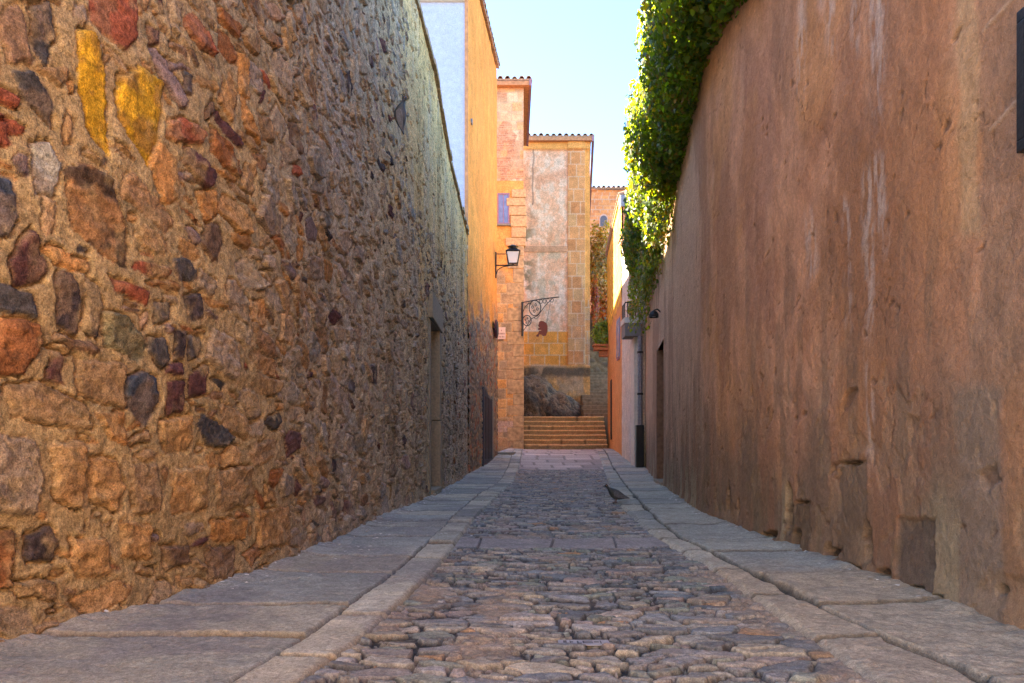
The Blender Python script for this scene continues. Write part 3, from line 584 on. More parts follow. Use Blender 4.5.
    beige = ss(4.3, 3.5, Y + (fbm(X * 4, Y * 4, 3, 473) - .5) * .8); c = mix(c, np.array((.44, .345, .235)) * (.75 + .5 * fbm(X * 22, Y * 22, 4, 475))[..., None], beige * .8)
    c = mix(c, (.11, .085, .06), ss(.020, .006, d) * .8); c = mix(c, (.05, .042, .035), ss(wide, wide * .4, dg) * .9)
    wl = XR(Y) - X; h = h + ss(.14, .0, wl) * .03 * fbm(X * 9, Y * 9, 4, 477); c = mix(c, (.17, .13, .10), ss(.12, .0, wl) * .6 * fbm(X * 10, Y * 10, 3, 479))
    V = np.stack([X, Y, GZ(Y) + h], -1); o = link('pavement', np_mesh('pavement', V, grid_faces(*X.shape, flip=True), c), M['slab']); o['kind'] = 'structure'
    # unseen plaza added behind the viewpoint to bounce sunlight into the lane
    mb = MB(); mb.box((-14, -14, -.30), (14, .2, -.012)); o = mb.build('plaza', M['plaza']); o['kind'] = 'structure'
    # side street between the two houses on the left
    mb = MB(); mb.prism([(-9, 21.0), (.05, 21.0), (.35, 25.6), (-9, 25.6)], .1, .50); o = mb.build('side_street', M['granite']); o['kind'] = 'structure'

# ------------------------------------------------------------------ generic painted facade
def facade(name, p0, p1, z0, z1, fn, parent, mat=None, res=.03, zres=None, out=None):
    """masonry sheet from p0 to p1 (xy), painted by fn(u, z) -> height, colour; out = +1/-1 side of the normal"""
    p0 = np.array(p0, float); p1 = np.array(p1, float); L = np.hypot(*(p1 - p0)); t = (p1 - p0) / L; n = np.array([t[1], -t[0]]) * (out or 1)
    u = np.linspace(0, L, max(2, int(L / res))); z = np.linspace(z0, z1, max(2, int((z1 - z0) / (zres or res)))); UU, ZZ = np.meshgrid(u, z); h, c = fn(UU, ZZ)
    V = np.stack([p0[0] + t[0] * UU + n[0] * h, p0[1] + t[1] * UU + n[1] * h, ZZ], -1)
    return link(name, np_mesh(name, V, grid_faces(*UU.shape), c), mat or M['facade'], parent)
def ashlar(u, z, bw, bh, seed, off=.5):
    row = np.floor(z / bh); uu = u + (_h(row, row * 0, seed) * .6 + (row % 2) * off) * bw
    w = uu / bw; b = np.floor(w); d = np.minimum(np.minimum((w - b), 1 - (w - b)) * bw, np.minimum(z / bh - row, 1 - (z / bh - row)) * bh)
    return _h(b, row, seed + 1), d
build_ground()
def eave_tiles(mb, p0, p1, z, inward, depth=.5, pitch=.22, r=.085, slope=.3, out=.18):
    """rows of half-round tiles whose ends show at the eave p0-p1 (xy); inward = unit xy"""
    p0 = Vector(p0); p1 = Vector(p1); inward = Vector(inward); L = (p1 - p0).length; t = (p1 - p0) / L; n = int(L / pitch); pitch = L / n
    for i in range(n):
        c = p0 + t * (i + .5) * pitch; pr = []
        for k in range(7):
            a = math.pi * k / 6; pr.append((math.cos(a) * r, math.sin(a) * r))
        v = []
        for dd in (-out, depth):
            q = c + inward * dd; zz = z + (dd + out) * slope
            jz = random.uniform(-.012, .012)
            for x, h in pr: v.append((q.x + t.x * x, q.y + t.y * x, zz + h + jz))
            for x, h in pr[::-1]: v.append((q.x + t.x * x * .78, q.y + t.y * x * .78, zz + h * .75 + jz))
        f = [tuple(range(14))[::-1], tuple(range(14, 28))] + [(k, (k + 1) % 14, 14 + (k + 1) % 14, 14 + k) for k in range(14)]
        mb.add(v, f)
    a = p0 - inward * (out - .03); b = p1 - inward * (out - .03); c2 = p1 + inward * depth; d2 = p0 + inward * depth
    zt = z + (depth + out) * slope
    mb.add([(a.x, a.y, z - .05), (b.x, b.y, z - .05), (c2.x, c2.y, zt - .05), (d2.x, d2.y, zt - .05), (a.x, a.y, z + .01), (b.x, b.y, z + .01), (c2.x, c2.y, zt + .01), (d2.x, d2.y, zt + .01)],
           [(0, 1, 2, 3), (4, 7, 6, 5), (0, 4, 5, 1), (1, 5, 6, 2), (2, 6, 7, 3), (3, 7, 4, 0)])

# ---- orange house on the left, its whitewashed gable towards us
def build_orange_house():
    root = thing('house', 'tall orange plastered house past the rubble wall, with a blank bluish white gable', 'house', (-1.5, 18.5, .2))
    A = (float(XL(16.0)), 16.0); B = (-.43, 21.0)
    def fn(u, z):
        idv, e, _, _ = voronoi(u / .19 + (fbm(u * 5, z * 5, 2, 1) - .5), z / .12 + (fbm(u * 5, z * 5, 2, 2) - .5), 500, .9); e = e + (fbm(u * 20, z * 20, 2, 501) - .5) * .12
        g = ss(.05, .16, e); low = ss(4.0, 2.9, z - u * .12 + (fbm(u * 2, z * 2, 4, 503) - .5) * 2.0)
        cr = pal(idv, [(.30, .22, .16), (.34, .23, .14), (.24, .18, .13), (.38, .24, .13), (.40, .14, .07), (.28, .21, .15), (.18, .12, .09)]) * (.7 + .6 * fbm(u * 9, z * 9, 3, 505))[..., None]
        cr = mix((.44, .29, .16), cr, g); op = mix((.80, .33, .07), (.74, .26, .045), fbm(u * 2, z * .9, 4, 507)) * (.82 + .36 * fbm(u * 8, z * 3, 4, 509))[..., None]
        op = mix(op, (.40, .12, .06), ss(.62, .70, fbm(u * 3.5, z * 3.5, 4, 511)) * ss(5.2, 3.2, z) * .75)
        return .035 * g * low + (fbm(u * 3, z * 3, 3, 513) - .5) * .03, mix(op, cr, low)
    ob = [facade('front_wall', A, B, -.1, 11.35, fn, root, M['facade'], .035)]
    mb = MB(); mb.prism([(A[0] - .05, 16.05), (B[0] - .05, 20.95), (B[0] - 5, 20.95), (A[0] - 5, 16.05)], 0, [11.3, 11.3, 12.5, 12.5]); mb.build('house_body', M['soffit'], root)
    facade('back_corner', B, (B[0] - 4.9, 21.0), -.1, 11.35, fn, root, M['facade'], .12, out=1)
    def fg(u, z):
        c = np.array((.42, .46, .64)) * (.93 + .12 * fbm(u * 1.5, z * 1.0, 4, 521))[..., None]; c = mix(c, (.40, .42, .50), ss(.6, .75, fbm(u * 6, z * .6, 3, 523)) * .3)
        return (fbm(u * 2, z * 2, 3, 525) - .5) * .012, c
    facade('gable_wall', (A[0] - 5, 16.02), (A[0] - .055, 16.02), 4.6, 10.28, fg, root, M['plaster'], .06)
    st = MB(); st.box((A[0] - .058, 15.99, 4.6), (A[0] + .01, 16.10, 11.3)); st.build('corner_strip', M['soffit'], root)
    c = MB(); c.box((A[0] - 5, 15.94, 10.28), (A[0] - .06, 16.04, 11.3)); c.build('gable_cornice', M['cream'], root)
    r = MB(); eave_tiles(r, A, B, 11.42, Vector((-(B[1] - A[1]), B[0] - A[0])).normalized(), 1.2, .24, .09, .28, .10); r.build('roof', M['tile'], root)
    # door low down at the far end
    def onw(y): return A[0] + (B[0] - A[0]) * (y - 16) / 5
    y0, y1 = 18.0, 19.6; d = MB(); x0, x1 = onw(y0) + .05, onw(y1) + .05
    d.prism([(x0 + .012, y0), (x1 + .012, y1), (x1 - .07, y1), (x0 - .07, y0)], [.12, .28, .28, .12], [2.12, 1.86, 1.86, 2.12]); dd = d.build('door', M['bluedoor'], root)
    n = MB()
    for k in range(1, 6):
        y = y0 + (y1 - y0) * k / 6; n.box((onw(y) + .055, y - .012, .35), (onw(y) + .072, y + .012, 1.9))
    n.build('door_panel', M['iron'], dd)
    f = MB(); f.prism([(onw(19.62) + .07, 19.62), (onw(19.80) + .07, 19.80), (onw(19.8) - .1, 19.80), (onw(19.62) - .1, 19.62)], .2, 2.0); f.build('door_jamb', M['granite'], root, .01)
    h = MB(); yy = 18.9; z = P(470, 116, 18.9)[2]
    h.tube([(onw(16.5) - .2, 16.5, 7.9), (onw(16.5) + .03, 16.5, 7.9)], .07, 10); h.build('putlog_pipe', M['lead'], root)
    return onw
ONW = build_orange_house()

# ---- stone house facing us at the bend
YS = 25.5
def build_stone_house():
    root = thing('house', 'narrow masonry house facing the lane with a small blue window and tiled eaves', 'house', (0, 26, .5))
    x0, x1 = -.75, P(523.5, 0, YS)[0]
    zr = lambda row: P(0, row, YS)[2]
    def fn(u, z):
        x = u + x0
        up = z > zr(181)
        idb, d = ashlar(u, z + (fbm(u * 2, z * 2, 2, 3) - .5) * .06, .38, .33, 601); ids, ds = ashlar(u, z, .16, .07, 603)
        ca = pal(idb, [(.66, .40, .22), (.58, .33, .15), (.70, .46, .28), (.52, .32, .18), (.64, .36, .15)]); ca = mix((.52, .36, .22), ca, ss(.004, .03, d)) * (.75 + .5 * fbm(u * 6, z * 6, 4, 605))[..., None]
        br = mix((.52, .33, .20), pal(ids, [(.50, .22, .11), (.42, .17, .09), (.54, .27, .14)]), ss(.002, .012, ds))
        cu = mix(ca, br, ss(.5, .56, fbm(u * 1.7 + 3, z * 1.3, 4, 607)) * .8)
        pl = mix((.72, .36, .10), (.64, .29, .07), fbm(u * 2, z * 1.5, 4, 609)) * (.8 + .4 * fbm(u * 9, z * 9, 4, 611))[..., None]
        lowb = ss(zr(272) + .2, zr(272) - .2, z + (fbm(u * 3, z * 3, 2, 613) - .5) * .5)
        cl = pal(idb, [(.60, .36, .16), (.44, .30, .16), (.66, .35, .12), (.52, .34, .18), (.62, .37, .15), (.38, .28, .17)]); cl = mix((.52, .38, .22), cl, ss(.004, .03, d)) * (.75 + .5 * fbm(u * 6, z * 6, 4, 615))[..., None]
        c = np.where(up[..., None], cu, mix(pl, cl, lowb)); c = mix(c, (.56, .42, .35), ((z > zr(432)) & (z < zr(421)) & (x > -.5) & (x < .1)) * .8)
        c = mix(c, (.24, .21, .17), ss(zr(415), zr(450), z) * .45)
        return ss(.0, .03, d) * .015 * np.where(up, .6, lowb) + (fbm(u * 3, z * 3, 3, 617) - .5) * .03, c
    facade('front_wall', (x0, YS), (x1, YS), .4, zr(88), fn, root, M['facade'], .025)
    mb = MB(); mb.box((-.95, YS + .06, .3), (x1 - .03, 30.9, zr(88))); mb.build('house_body', M['soffit'], root)
    # quoin stones standing proud at the corner
    q = MB(); rr = random.Random(8); z = zr(246)
    while z < zr(194):
        h = rr.uniform(.26, .4); q.box((x1 - rr.uniform(.4, .62), YS - .06, z), (x1 + rr.uniform(.06, .14), YS + .3, z + h - .02)); z += h
    q.build('quoin', smat('quoin_stone', (.56, .34, .16), .9, 0, .5, 14, .3), root, .02)
    q = MB(); z = .45; k = 0
    while z < zr(252):
        h = rr.uniform(.34, .5); w = (.36, .56)[k % 2]; q.box((x1 - w, YS - .03, z), (x1 + .012, YS + .3, z + h - .015)); z += h; k += 1
    q.build('quoin', smat('grey_quoin_stone', (.46, .32, .17), .9, 0, .5, 9, .35), root, .015)
    wx0, wx1, wz0, wz1 = P(499, 0, YS)[0], P(508, 0, YS)[0], zr(223), zr(195)
    f = MB(); t = .05
    f.box((wx0 - t, YS - .05, wz0 - t), (wx0, YS + .04, wz1 + t)); f.box((wx1, YS - .05, wz0 - t), (wx1 + t, YS + .04, wz1 + t)); f.box((wx0, YS - .05, wz1), (wx1, YS + .04, wz1 + t)); f.box((wx0, YS - .05, wz0 - t), (wx1, YS + .04, wz0))
    w = f.build('window', M['winframe'], root); p = MB(); p.box((wx0, YS - .03, wz0), (wx1, YS - .01, wz1)); p.build('pane', M['window'], w)
    q = MB(); q.box(((wx0 + wx1) / 2 - .014, YS - .04, wz0), ((wx0 + wx1) / 2 + .014, YS - .005, wz1)); q.build('mullion', M['winframe'], w); q = MB(); q.box((wx0 - .1, YS - .11, wz0 - .11), (wx1 + .1, YS + .02, wz0 - .052)); q.build('sill', M['granite'], w)
    so = MB(); e1 = P(531, 0, YS)[0]
    so.box((x0, YS - .22, zr(88)), (e1 - .07, YS + .02, zr(84))); so.box((x1 - .02, YS + .021, zr(88)), (e1 - .07, 30.4, zr(84))); so.build('eave_soffit', M['soffit'], root)
    gu = MB(); gu.box((e1 - .065, YS - .24, zr(88.6)), (e1 + .02, 30.4, zr(82))); gu.build('gutter', M['mauve'], root)
    r = MB(); eave_tiles(r, (x0 - .5, YS), (e1 + .04, YS), zr(82), (0, 1), 1.6, .23, .09, .25, .25); r.build('roof', M['tile'], root)
build_stone_house()

# ---- plastered church wall closing the view
YC = 31.0
def build_church():
    root = thing('church', 'tall pale pink plastered building with an ashlar corner pilaster closing the lane', 'building', (1.9, 33, 1.9))
    x0, x1 = P(519, 0, YC)[0], P(590, 0, YC)[0]; zr = lambda row: P(0, row, YC)[2]; X = lambda px: P(px, 0, YC)[0]
    def fn(u, z):
        x = u + x0; px = CX + x * F / YC; row = HOR - (z - CH) * F / YC
        n1 = fbm(u * 1.3, z * .9, 5, 701); n2 = fbm(u * 5, z * 4, 5, 703); n3 = fbm(u * 14, z * 10, 4, 705)
        pan = mix((.78, .50, .34), (.80, .62, .48), ss(.4, .6, n2)); pan = mix(pan, (.70, .36, .20), ss(.5, .66, n1) * .65); pan = mix(pan, (.50, .42, .30), ss(.52, .68, fbm(u * 2 + 4, z * 1.6, 5, 707)) * ss(215, 260, row) * .7)
        pan = mix(pan, (.64, .33, .20), ss(172, 178, row + (n2 - .5) * 8 + (px - 540) * .25) * ss(190, 184, row + (n2 - .5) * 8 + (px - 540) * .3) * ss(530, 540, px) * .7)
        pan = pan * (.80 + .4 * n3)[..., None]
        cr = np.abs(px - (535 + (fbm(z * 1.2, z * 0, 3, 709) - .5) * 5 - (row - 150) * .03)); pan = mix(pan, (.30, .20, .16), ss(1.0, .3, cr) * ((row > 148) & (row < 205)) * .8)
        ida, d = ashlar(u + .15, z, .62, .50, 711); aw = pal(ida, [(.74, .33, .07), (.78, .37, .09), (.68, .30, .07), (.72, .40, .13), (.72, .34, .10)]) * (.82 + .36 * n2)[..., None]
        aw = mix((.68, .50, .33), aw, ss(.010, .026, d))
        idp, dp = ashlar(u - .2, z, .42, .52, 713); pw = pal(idp, [(.62, .29, .12), (.66, .33, .14), (.56, .26, .11), (.62, .36, .17)]) * (.82 + .36 * n2)[..., None]; pw = mix((.66, .46, .31), pw, ss(.008, .024, dp))
        c = np.where(((px < 567.5) & (row < 331))[..., None], pan, aw); pil = (px >= 567.5) & (px < 585) & (row < 365); c = np.where(pil[..., None], pw, c)
        ed = (px >= 585) & (row < 300); c = np.where(ed[..., None], np.array((.74, .36, .11)) * (.85 + .3 * n2)[..., None], c)
        c = np.where((np.abs(row - 249) < 3)[..., None] & (px < 567)[..., None], np.array((.58, .33, .20)) * (.8 + .4 * n2)[..., None], c)
        c = np.where((row < 150)[..., None], np.array((.74, .36, .11)) * (.9 + .2 * n2)[..., None], c)
        # stains: green-black growth on the left, grey damp low on the right corner
        c = mix(c, (.20, .17, .10), ss(.5, .62, fbm(u * 3, z * 3, 4, 715)) * ss(540, 526, px) * ss(205, 220, row) * ss(335, 300, row) * .85)
        c = mix(c, (.33, .29, .26), ss(572, 592, px + (n1 - .5) * 30) * ss(295, 325, row) * .75)
        low = ss(363, 367, row + (n2 - .5) * 4); rub = mix((.68, .34, .11), (.50, .30, .14), n2) * (.6 + .8 * n3)[..., None]; rub = mix(rub, (.34, .30, .26), ss(.45, .6, n1) * .5); c = mix(c, rub, low)
        dk = ss(366, 369, row) * ss(379, 374, row + (n2 - .5) * 6); c = mix(c, (.09, .075, .06), dk * ss(.42, .5, fbm(u * 2.2 + 1, z * .4, 3, 717)) * .85)
        c = c * np.array((1.0, .92, .80)); h = np.where(pil, .05, 0) + np.where(row > 365, .06, 0) + np.where((np.abs(row - 249) < 3) & (px < 567), .05, 0) + np.where(row < 150, .12, 0) + np.where((px < 567.5) & (row < 331), -.03, .0) + (fbm(u * 3, z * 3, 4, 719) - .5) * .05 * low
        return h, c
    facade('front_wall', (x0, YC), (x1, YC), 1.2, zr(141), fn, root, M['facade'], .024)
    mb = MB(); mb.prism([(x0, YC + .08), (x1 - .03, YC + .08), (4.05, 42), (x0, 42)], 1, [zr(142)] * 4); mb.build('house_body', M['soffit'], root)
    e1 = X(593); so = MB(); so.box((x0, YC - .28, zr(143)), (e1 - .08, YC + .06, zr(139))); so.prism([(x1 - .03, YC + .061), (e1 - .08, YC + .061), (4.3, 42), (4.0, 42)], zr(143), zr(139)); so.build('eave_soffit', M['soffit'], root)
    gu = MB(); gu.prism([(e1 - .075, YC - .3), (e1 + .02, YC - .3), (4.42, 42), (4.31, 42)], zr(144), zr(137.5)); gu.build('gutter', M['mauve'], root)
    r = MB(); eave_tiles(r, (x0, YC), (e1 + .03, YC), zr(138.5), (0, 1), 2.2, .25, .095, .22, .32); r.build('roof', M['tile'], root)
build_church()

# ---- far brick house with an arched window
def build_far_house():
    Yf = 48.0; root = thing('house', 'distant red brick house with a small arched window behind the church corner', 'house', (6, 50, 1))
    x0, x1 = P(586, 0, Yf)[0], P(645, 0, Yf)[0]; zr = lambda row: P(0, row, Yf)[2]
    def fn(u, z):
        ida, d = ashlar(u, z, .5, .22, 801); c = pal(ida, [(.62, .24, .09), (.68, .28, .10), (.56, .21, .08)]) ; c = mix((.56, .34, .22), c, ss(.0, .03, d)) * (.8 + .4 * fbm(u * 2, z * 2, 5, 803))[..., None]
        return d * 0, c
    facade('front_wall', (x0, Yf), (x1, Yf), .5, zr(190), fn, root, M['facade'], .06)
    mb = MB(); mb.box((x0, Yf + .05, .5), (x1, Yf + 8, zr(190))); mb.build('house_body', M['soffit'], root)
    r = MB(); eave_tiles(r, (x0, Yf), (x1, Yf), zr(189), (0, 1), 2.5, .3, .12, .25, .3); r.build('roof', M['tile'], root)
    c = P(603.5, 222, Yf); w, h = .22, .62; pts = [(-w, -.3), (w, -.3), (w, .18)] + [(w * math.cos(a), .18 + w * math.sin(a)) for a in [math.pi * k / 6 for k in range(1, 6)]] + [(-w, .18)]
    def flat(s, y0, y1):
        n = len(pts); mb = MB(); mb.add([(c[0] + x * s, y0, c[2] + z * s) for x, z in pts] + [(c[0] + x * s, y1, c[2] + z * s) for x, z in pts], [tuple(range(n)), tuple(range(n, 2 * n))[::-1]] + [(i, (i + 1) % n, n + (i + 1) % n, n + i) for i in range(n)]); return mb
    f = flat(1.25, Yf - .06, Yf + .05).build('window', smat('brick_arch', (.58, .34, .25), .9), root); flat(1.0, Yf - .09, Yf - .05).build('pane', smat('dark_window_glass', (.10, .08, .09), .4), f)
build_far_house()

# ---- cream house and orange house on the right beyond the plaster wall
def build_right_houses():
    root = thing('house', 'narrow cream plastered house beside the drainpipe at the end of the plaster wall', 'house', (3.4, 19, .2))
    def fc(u, z):
        c = mix((.66, .55, .42), (.58, .50, .43), fbm(u * 2, z * 1.4, 4, 821)) * (.85 + .3 * fbm(u * 8, z * 5, 4, 823))[..., None]; c = mix(c, (.46, .47, .55), ss(1.9, 1.3, z + (fbm(u * 3, z * 3, 3, 825) - .5)) * ss(1.2, 1.8, u) * .6); return (fbm(u * 3, z * 3, 3, 827) - .5) * .02, c
    facade('front_wall', (3.045, 20.5), (3.04, 18.0), 0, 6.2, fc, root, M['facade'], .04)
    facade('end_wall', (3.04, 18.0), (3.7, 18.0), 0, 6.2, fc, root, M['facade'], .05)
    mb = MB(); mb.box((3.07, 18.04, 0), (7, 20.48, 6.15)); mb.build('house_body', M['cream'], root)
    r = MB(); eave_tiles(r, (3.04, 20.5), (3.04, 18.0), 6.25, (1, 0), 1.4, .23, .09, .28, .12); r.build('roof', M['tile'], root)
    pil = MB(); pil.box((2.98, 18.05, .12), (3.05, 18.55, 3.36)); pil.build('doorway_pier', M['cream'], root, .01)
    # balcony slab with an iron railing
    yb = 17.84; b = MB(); x0, x1 = P(625, 0, yb)[0], P(641.5, 0, yb)[0]; z0, z1 = P(0, 336, yb)[2], P(0, 323, yb)[2]; zt = P(0, 317.5, yb)[2]
    b.box((x0, yb, z0), (x1, 17.985, z1)); b.box((x0, 17.987, z0), (3.03, 18.42, z1)); bal = b.build('balcony', smat('balcony_grey_render', (.21, .18, .155), .9, 0, .2, 8, .15), root)
    t = MB(); t.box((x0 - .02, yb - .02, z1 + .002), (x1 + .01, 17.985, zt)); t.box((x0 - .02, 17.987, z1 + .002), (3.03, 18.44, zt)); t.build('balcony_slab', M['cream'], bal)
    rl = MB()
    for k in range(7): xx = x0 + (x1 - x0) * k / 6; rl.tube([(xx, yb + .03, zt), (xx, yb + .03, zt + .36)], .009, 5)
    for k in range(1, 5): yy = yb + .03 + .55 * k / 4; rl.tube([(x0 + .02, yy, zt), (x0 + .02, yy, zt + .36)], .009, 5)
    rl.tube([(x0, yb + .03, zt + .37), (x1, yb + .03, zt + .37)], .014, 6); rl.tube([(x0 + .02, yb + .03, zt + .37), (x0 + .02, 18.4, zt + .37)], .014, 6); rl.build('railing', M['iron'], bal)
    # orange house; its upper front's sunlit yellow is also put into the colour
    root = thing('house', 'orange house on the right beside the steps, its sunlit upper front also painted a sunny yellow', 'house', (3.6, 23, .5))
    def fo(u, z):
        ida, d = ashlar(u, z + .1, .34, .2, 831); n = fbm(u * 2.4, z * 1.4, 4, 833)
        c = mix((.66, .34, .13), (.60, .26, .09), n) * (.85 + .3 * fbm(u * 9, z * 6, 4, 835))[..., None]
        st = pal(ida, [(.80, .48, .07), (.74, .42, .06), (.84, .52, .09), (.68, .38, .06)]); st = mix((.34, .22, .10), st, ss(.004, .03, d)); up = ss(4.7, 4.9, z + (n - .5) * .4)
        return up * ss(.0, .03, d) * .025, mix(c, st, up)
    facade('front_wall', (3.28, 24.0), (3.05, 20.5), .3, 7.6, fo, root, M['facade'], .03)
    facade('front_wall', (3.52, 27.2), (3.28, 24.0), .3, 7.6, fo, root, M['facade'], .04)
    mb = MB(); mb.prism([(3.08, 20.52), (7, 20.52), (7, 27.15), (3.56, 27.15), (3.31, 24.0)], .2, 7.55); mb.build('house_body', M['soffit'], root)
    facade('back_wall', (7, 27.2), (3.52, 27.2), .3, 7.6, fo, root, M['facade'], .1)
    r = MB(); eave_tiles(r, (3.28, 24.0), (3.05, 20.5), 7.66, Vector((1, -.06)).normalized(), 1.5, .23, .09, .3, .10); eave_tiles(r, (3.52, 27.2), (3.28, 24.0), 7.66, Vector((1, -.07)).normalized(), 1.5, .23, .09, .3, .10); r.build('roof', M['tile'], root)
    co = MB(); co.box((3.0, 20.44, 7.3), (3.22, 20.8, 7.62)); co.build('corbel', M['lead'], root, .02)
    rv = MB(); rv.box((3.09, 21.1, 3.2), (3.12, 21.9, 4.4)); wn = rv.build('window', M['winframe'], root); p = MB(); p.box((3.075, 21.16, 3.26), (3.089, 21.84, 4.34)); p.build('pane', M['window'], wn)
    dj = MB(); dj.prism([(3.30, 24.6), (3.345, 25.2), (3.40, 25.2), (3.36, 24.6)], .9, 2.9); dj.build('door', M['wood'], root)
build_right_houses()

# ---- steps
def build_steps():
    root = thing('stone_steps', 'broad flight of worn stone steps climbing at the end of the lane', 'steps', (1.8, 26, .55))
    z = .58; y = 25.75; rr = random.Random(4); xr = 3.32
    for k in range(7):
        rise = .178 + rr.uniform(-.01, .01); z1 = z + rise; n = 46; x = np.linspace(.20, xr + .02 * k, n); sag = .11 * np.sin(np.pi * np.linspace(0, 1, n)) + (vn(x * 4, x * 0 + k, 5) - .5) * .03
        prof = [(0, -.4), (0, -.06), (-.022, -.045), (-.03, -.018), (-.012, -.002), (.03, 0), (.40, 0), (.40, -.4)]
        V = []; C = []
        for py, pz in prof:
            V.append(np.stack([x, y - sag + py + (vn(x * 9, x * 0 + py * 50, 7 + k) - .5) * .016, z1 + pz - .012 * np.sin(np.pi * np.linspace(0, 1, n)) * (pz > -.1) + (vn(x * 6, x * 0 + pz * 9, 17 + k) - .5) * .012], -1))
            j = ss(.015, .006, np.abs(((x + k * .37) % .85) - .4)); t = fbm(x * 3, x * 0 + k * 3 + pz * 8, 4, 21); c = mix((.78, .52, .22), (.68, .46, .22), t); c = mix(c, (.22, .17, .12), np.full(n, 1.0 if pz < -.05 else 0) * .5); C.append(mix(c, (.10, .08, .06), j * .8))  # risers coloured darker, shade painted in below the lit treads
        V = np.stack(V); o = link('step', np_mesh('step', V, grid_faces(*V.shape[:2]), np.stack(C)), M['step'], root)
        z = z1; y += .335
    mb = MB(); mb.box((.2, y + .05, .3), (8, 60, z - .015)); l = mb.build('landing', M['earth']); l['kind'] = 'structure'
    global ZLAND; ZLAND = z
    root = thing('stone_steps', 'narrow upper flight of grey steps going up between the church corner and the orange house', 'steps', (3.4, 30, ZLAND))
    y = 28.6; z = ZLAND - .01
    for k in range(13):
        mb = MB(); h = .17; w0 = 2.75 + .02 * k; mb.box((w0 + random.uniform(-.04, .04), y + random.uniform(-.02, .02), ZLAND - .1), (4.9, y + .42, z + h)); mb.build('step', smat('grey_step_stone', (.24, .15, .08), .95, 0, .6, 9, .35), root, .03); y += .39; z += h
build_steps()
def blob(name, loc, scale, seed, mat, parent=None, sub=5, amp=.35, fr=1.2, colfn=None):
    bm = bmesh.new(); bmesh.ops.create_icosphere(bm, subdivisions=sub, radius=1); V = np.array([v.co for v in bm.verts]); Fa = np.array([[v.index for v in f.verts] for f in bm.faces]); bm.free()
    n = fbm(V[:, 0] * fr + V[:, 2] * .7 * fr + 9, V[:, 1] * fr - V[:, 2] * fr * .9, 5, seed); n2 = np.abs(fbm(V[:, 0] * 3 * fr + V[:, 2] * 2, V[:, 1] * 3 * fr + V[:, 2] * 3, 4, seed + 5) - .5)
    V = V * (1 - amp * .5 + amp * n - n2 * amp * .6)[:, None] * np.array(scale) + np.array(loc); C = colfn(V, n, n2) if colfn else np.full((len(V), 3), .3)
    return link(name, np_mesh(name, V, Fa, C), mat, parent)
rk = thing('rock_outcrop', 'dark weathered bedrock outcrop at the foot of the church wall above the steps', 'rock', (1.2, 29.6, ZLAND))
cf = lambda V, n, n2: mix(mix((.22, .135, .075), (.11, .08, .055), ss(.4, .6, n)), (.055, .045, .04), ss(.12, .2, n2) * .7)
blob('boulder', (.85, 29.9, 2.2), (1.15, .9, 1.45), 31, M['rock'], rk, 5, .45, 1.5, cf); blob('boulder', (1.75, 29.9, 1.95), (1.15, .8, 1.0), 37, M['rock'], rk, 5, .45, 1.6, cf); blob('boulder', (2.45, 30.3, 1.75), (.8, .5, .42), 41, M['rock'], rk, 5, .45, 1.6, cf)
def build_back_wall():
    root = thing('retaining_wall', 'grey rubble retaining wall behind the upper steps, overgrown with shrubs', 'wall', (4, 33.7, ZLAND))
    def fn(u, z):
        idv, e, _, _ = voronoi(u / .4, z / .28, 851, .9); g = ss(.04, .14, e); c = mix((.26, .17, .09), pal(idv, [(.22, .145, .08), (.16, .11, .07), (.27, .17, .09), (.18, .12, .075)]), g) * (.7 + .6 * fbm(u * 3, z * 3, 4, 853))[..., None]; return g * .06, c
    facade('stonework', (3.0, 33.75), (6.5, 33.75), ZLAND - .2, 6.8, fn, root, M['facade'], .06); mb = MB(); mb.box((3, 33.8, ZLAND - .2), (6.5, 34.6, 6.75)); mb.build('wall_core', M['granite'], root)
build_back_wall()

# ------------------------------------------------------------------ foliage
def leaves(name, Pts, Nrm, size, cols, mat, parent, seed=1, droop=.5):
    r = np.random.default_rng(seed); n = len(Pts); Pts = np.asarray(Pts); Nrm = np.asarray(Nrm) + r.normal(0, .45, (n, 3)); Nrm /= np.linalg.norm(Nrm, axis=1)[:, None]
    d = r.normal(0, .5, (n, 3)) + np.array([0, 0, -droop]); d -= (d * Nrm).sum(1)[:, None] * Nrm; d /= np.linalg.norm(d, axis=1)[:, None] + 1e-9
    sd = np.cross(Nrm, d); s = (size * r.uniform(.45, 1.5, n))[:, None]
    fold = .25
    v0 = Pts - d * s * .45; v1 = Pts - d * s * .12 + sd * s * .46 - Nrm * s * fold; v2 = Pts + d * s * .58 - Nrm * s * .12; v3 = Pts - d * s * .12 - sd * s * .46 - Nrm * s * fold; v4 = Pts + d * s * .2 + sd * s * .30 - Nrm * s * .12; v5 = Pts + d * s * .2 - sd * s * .30 - Nrm * s * .12
    V = np.stack([v0, v1, v4, v2, v5, v3], 1).reshape(-1, 3); i = np.arange(n)[:, None] * 6
    Q = np.concatenate([i + np.array([[0, 1, 2, 3]]), i + np.array([[0, 3, 4, 5]])]); c = np.array(cols)[r.integers(0, len(cols), n)] * r.uniform(.7, 1.3, (n, 1)); C = np.repeat(c, 6, 0)
    return link(name, np_mesh(name, V, Q, C), mat, parent)
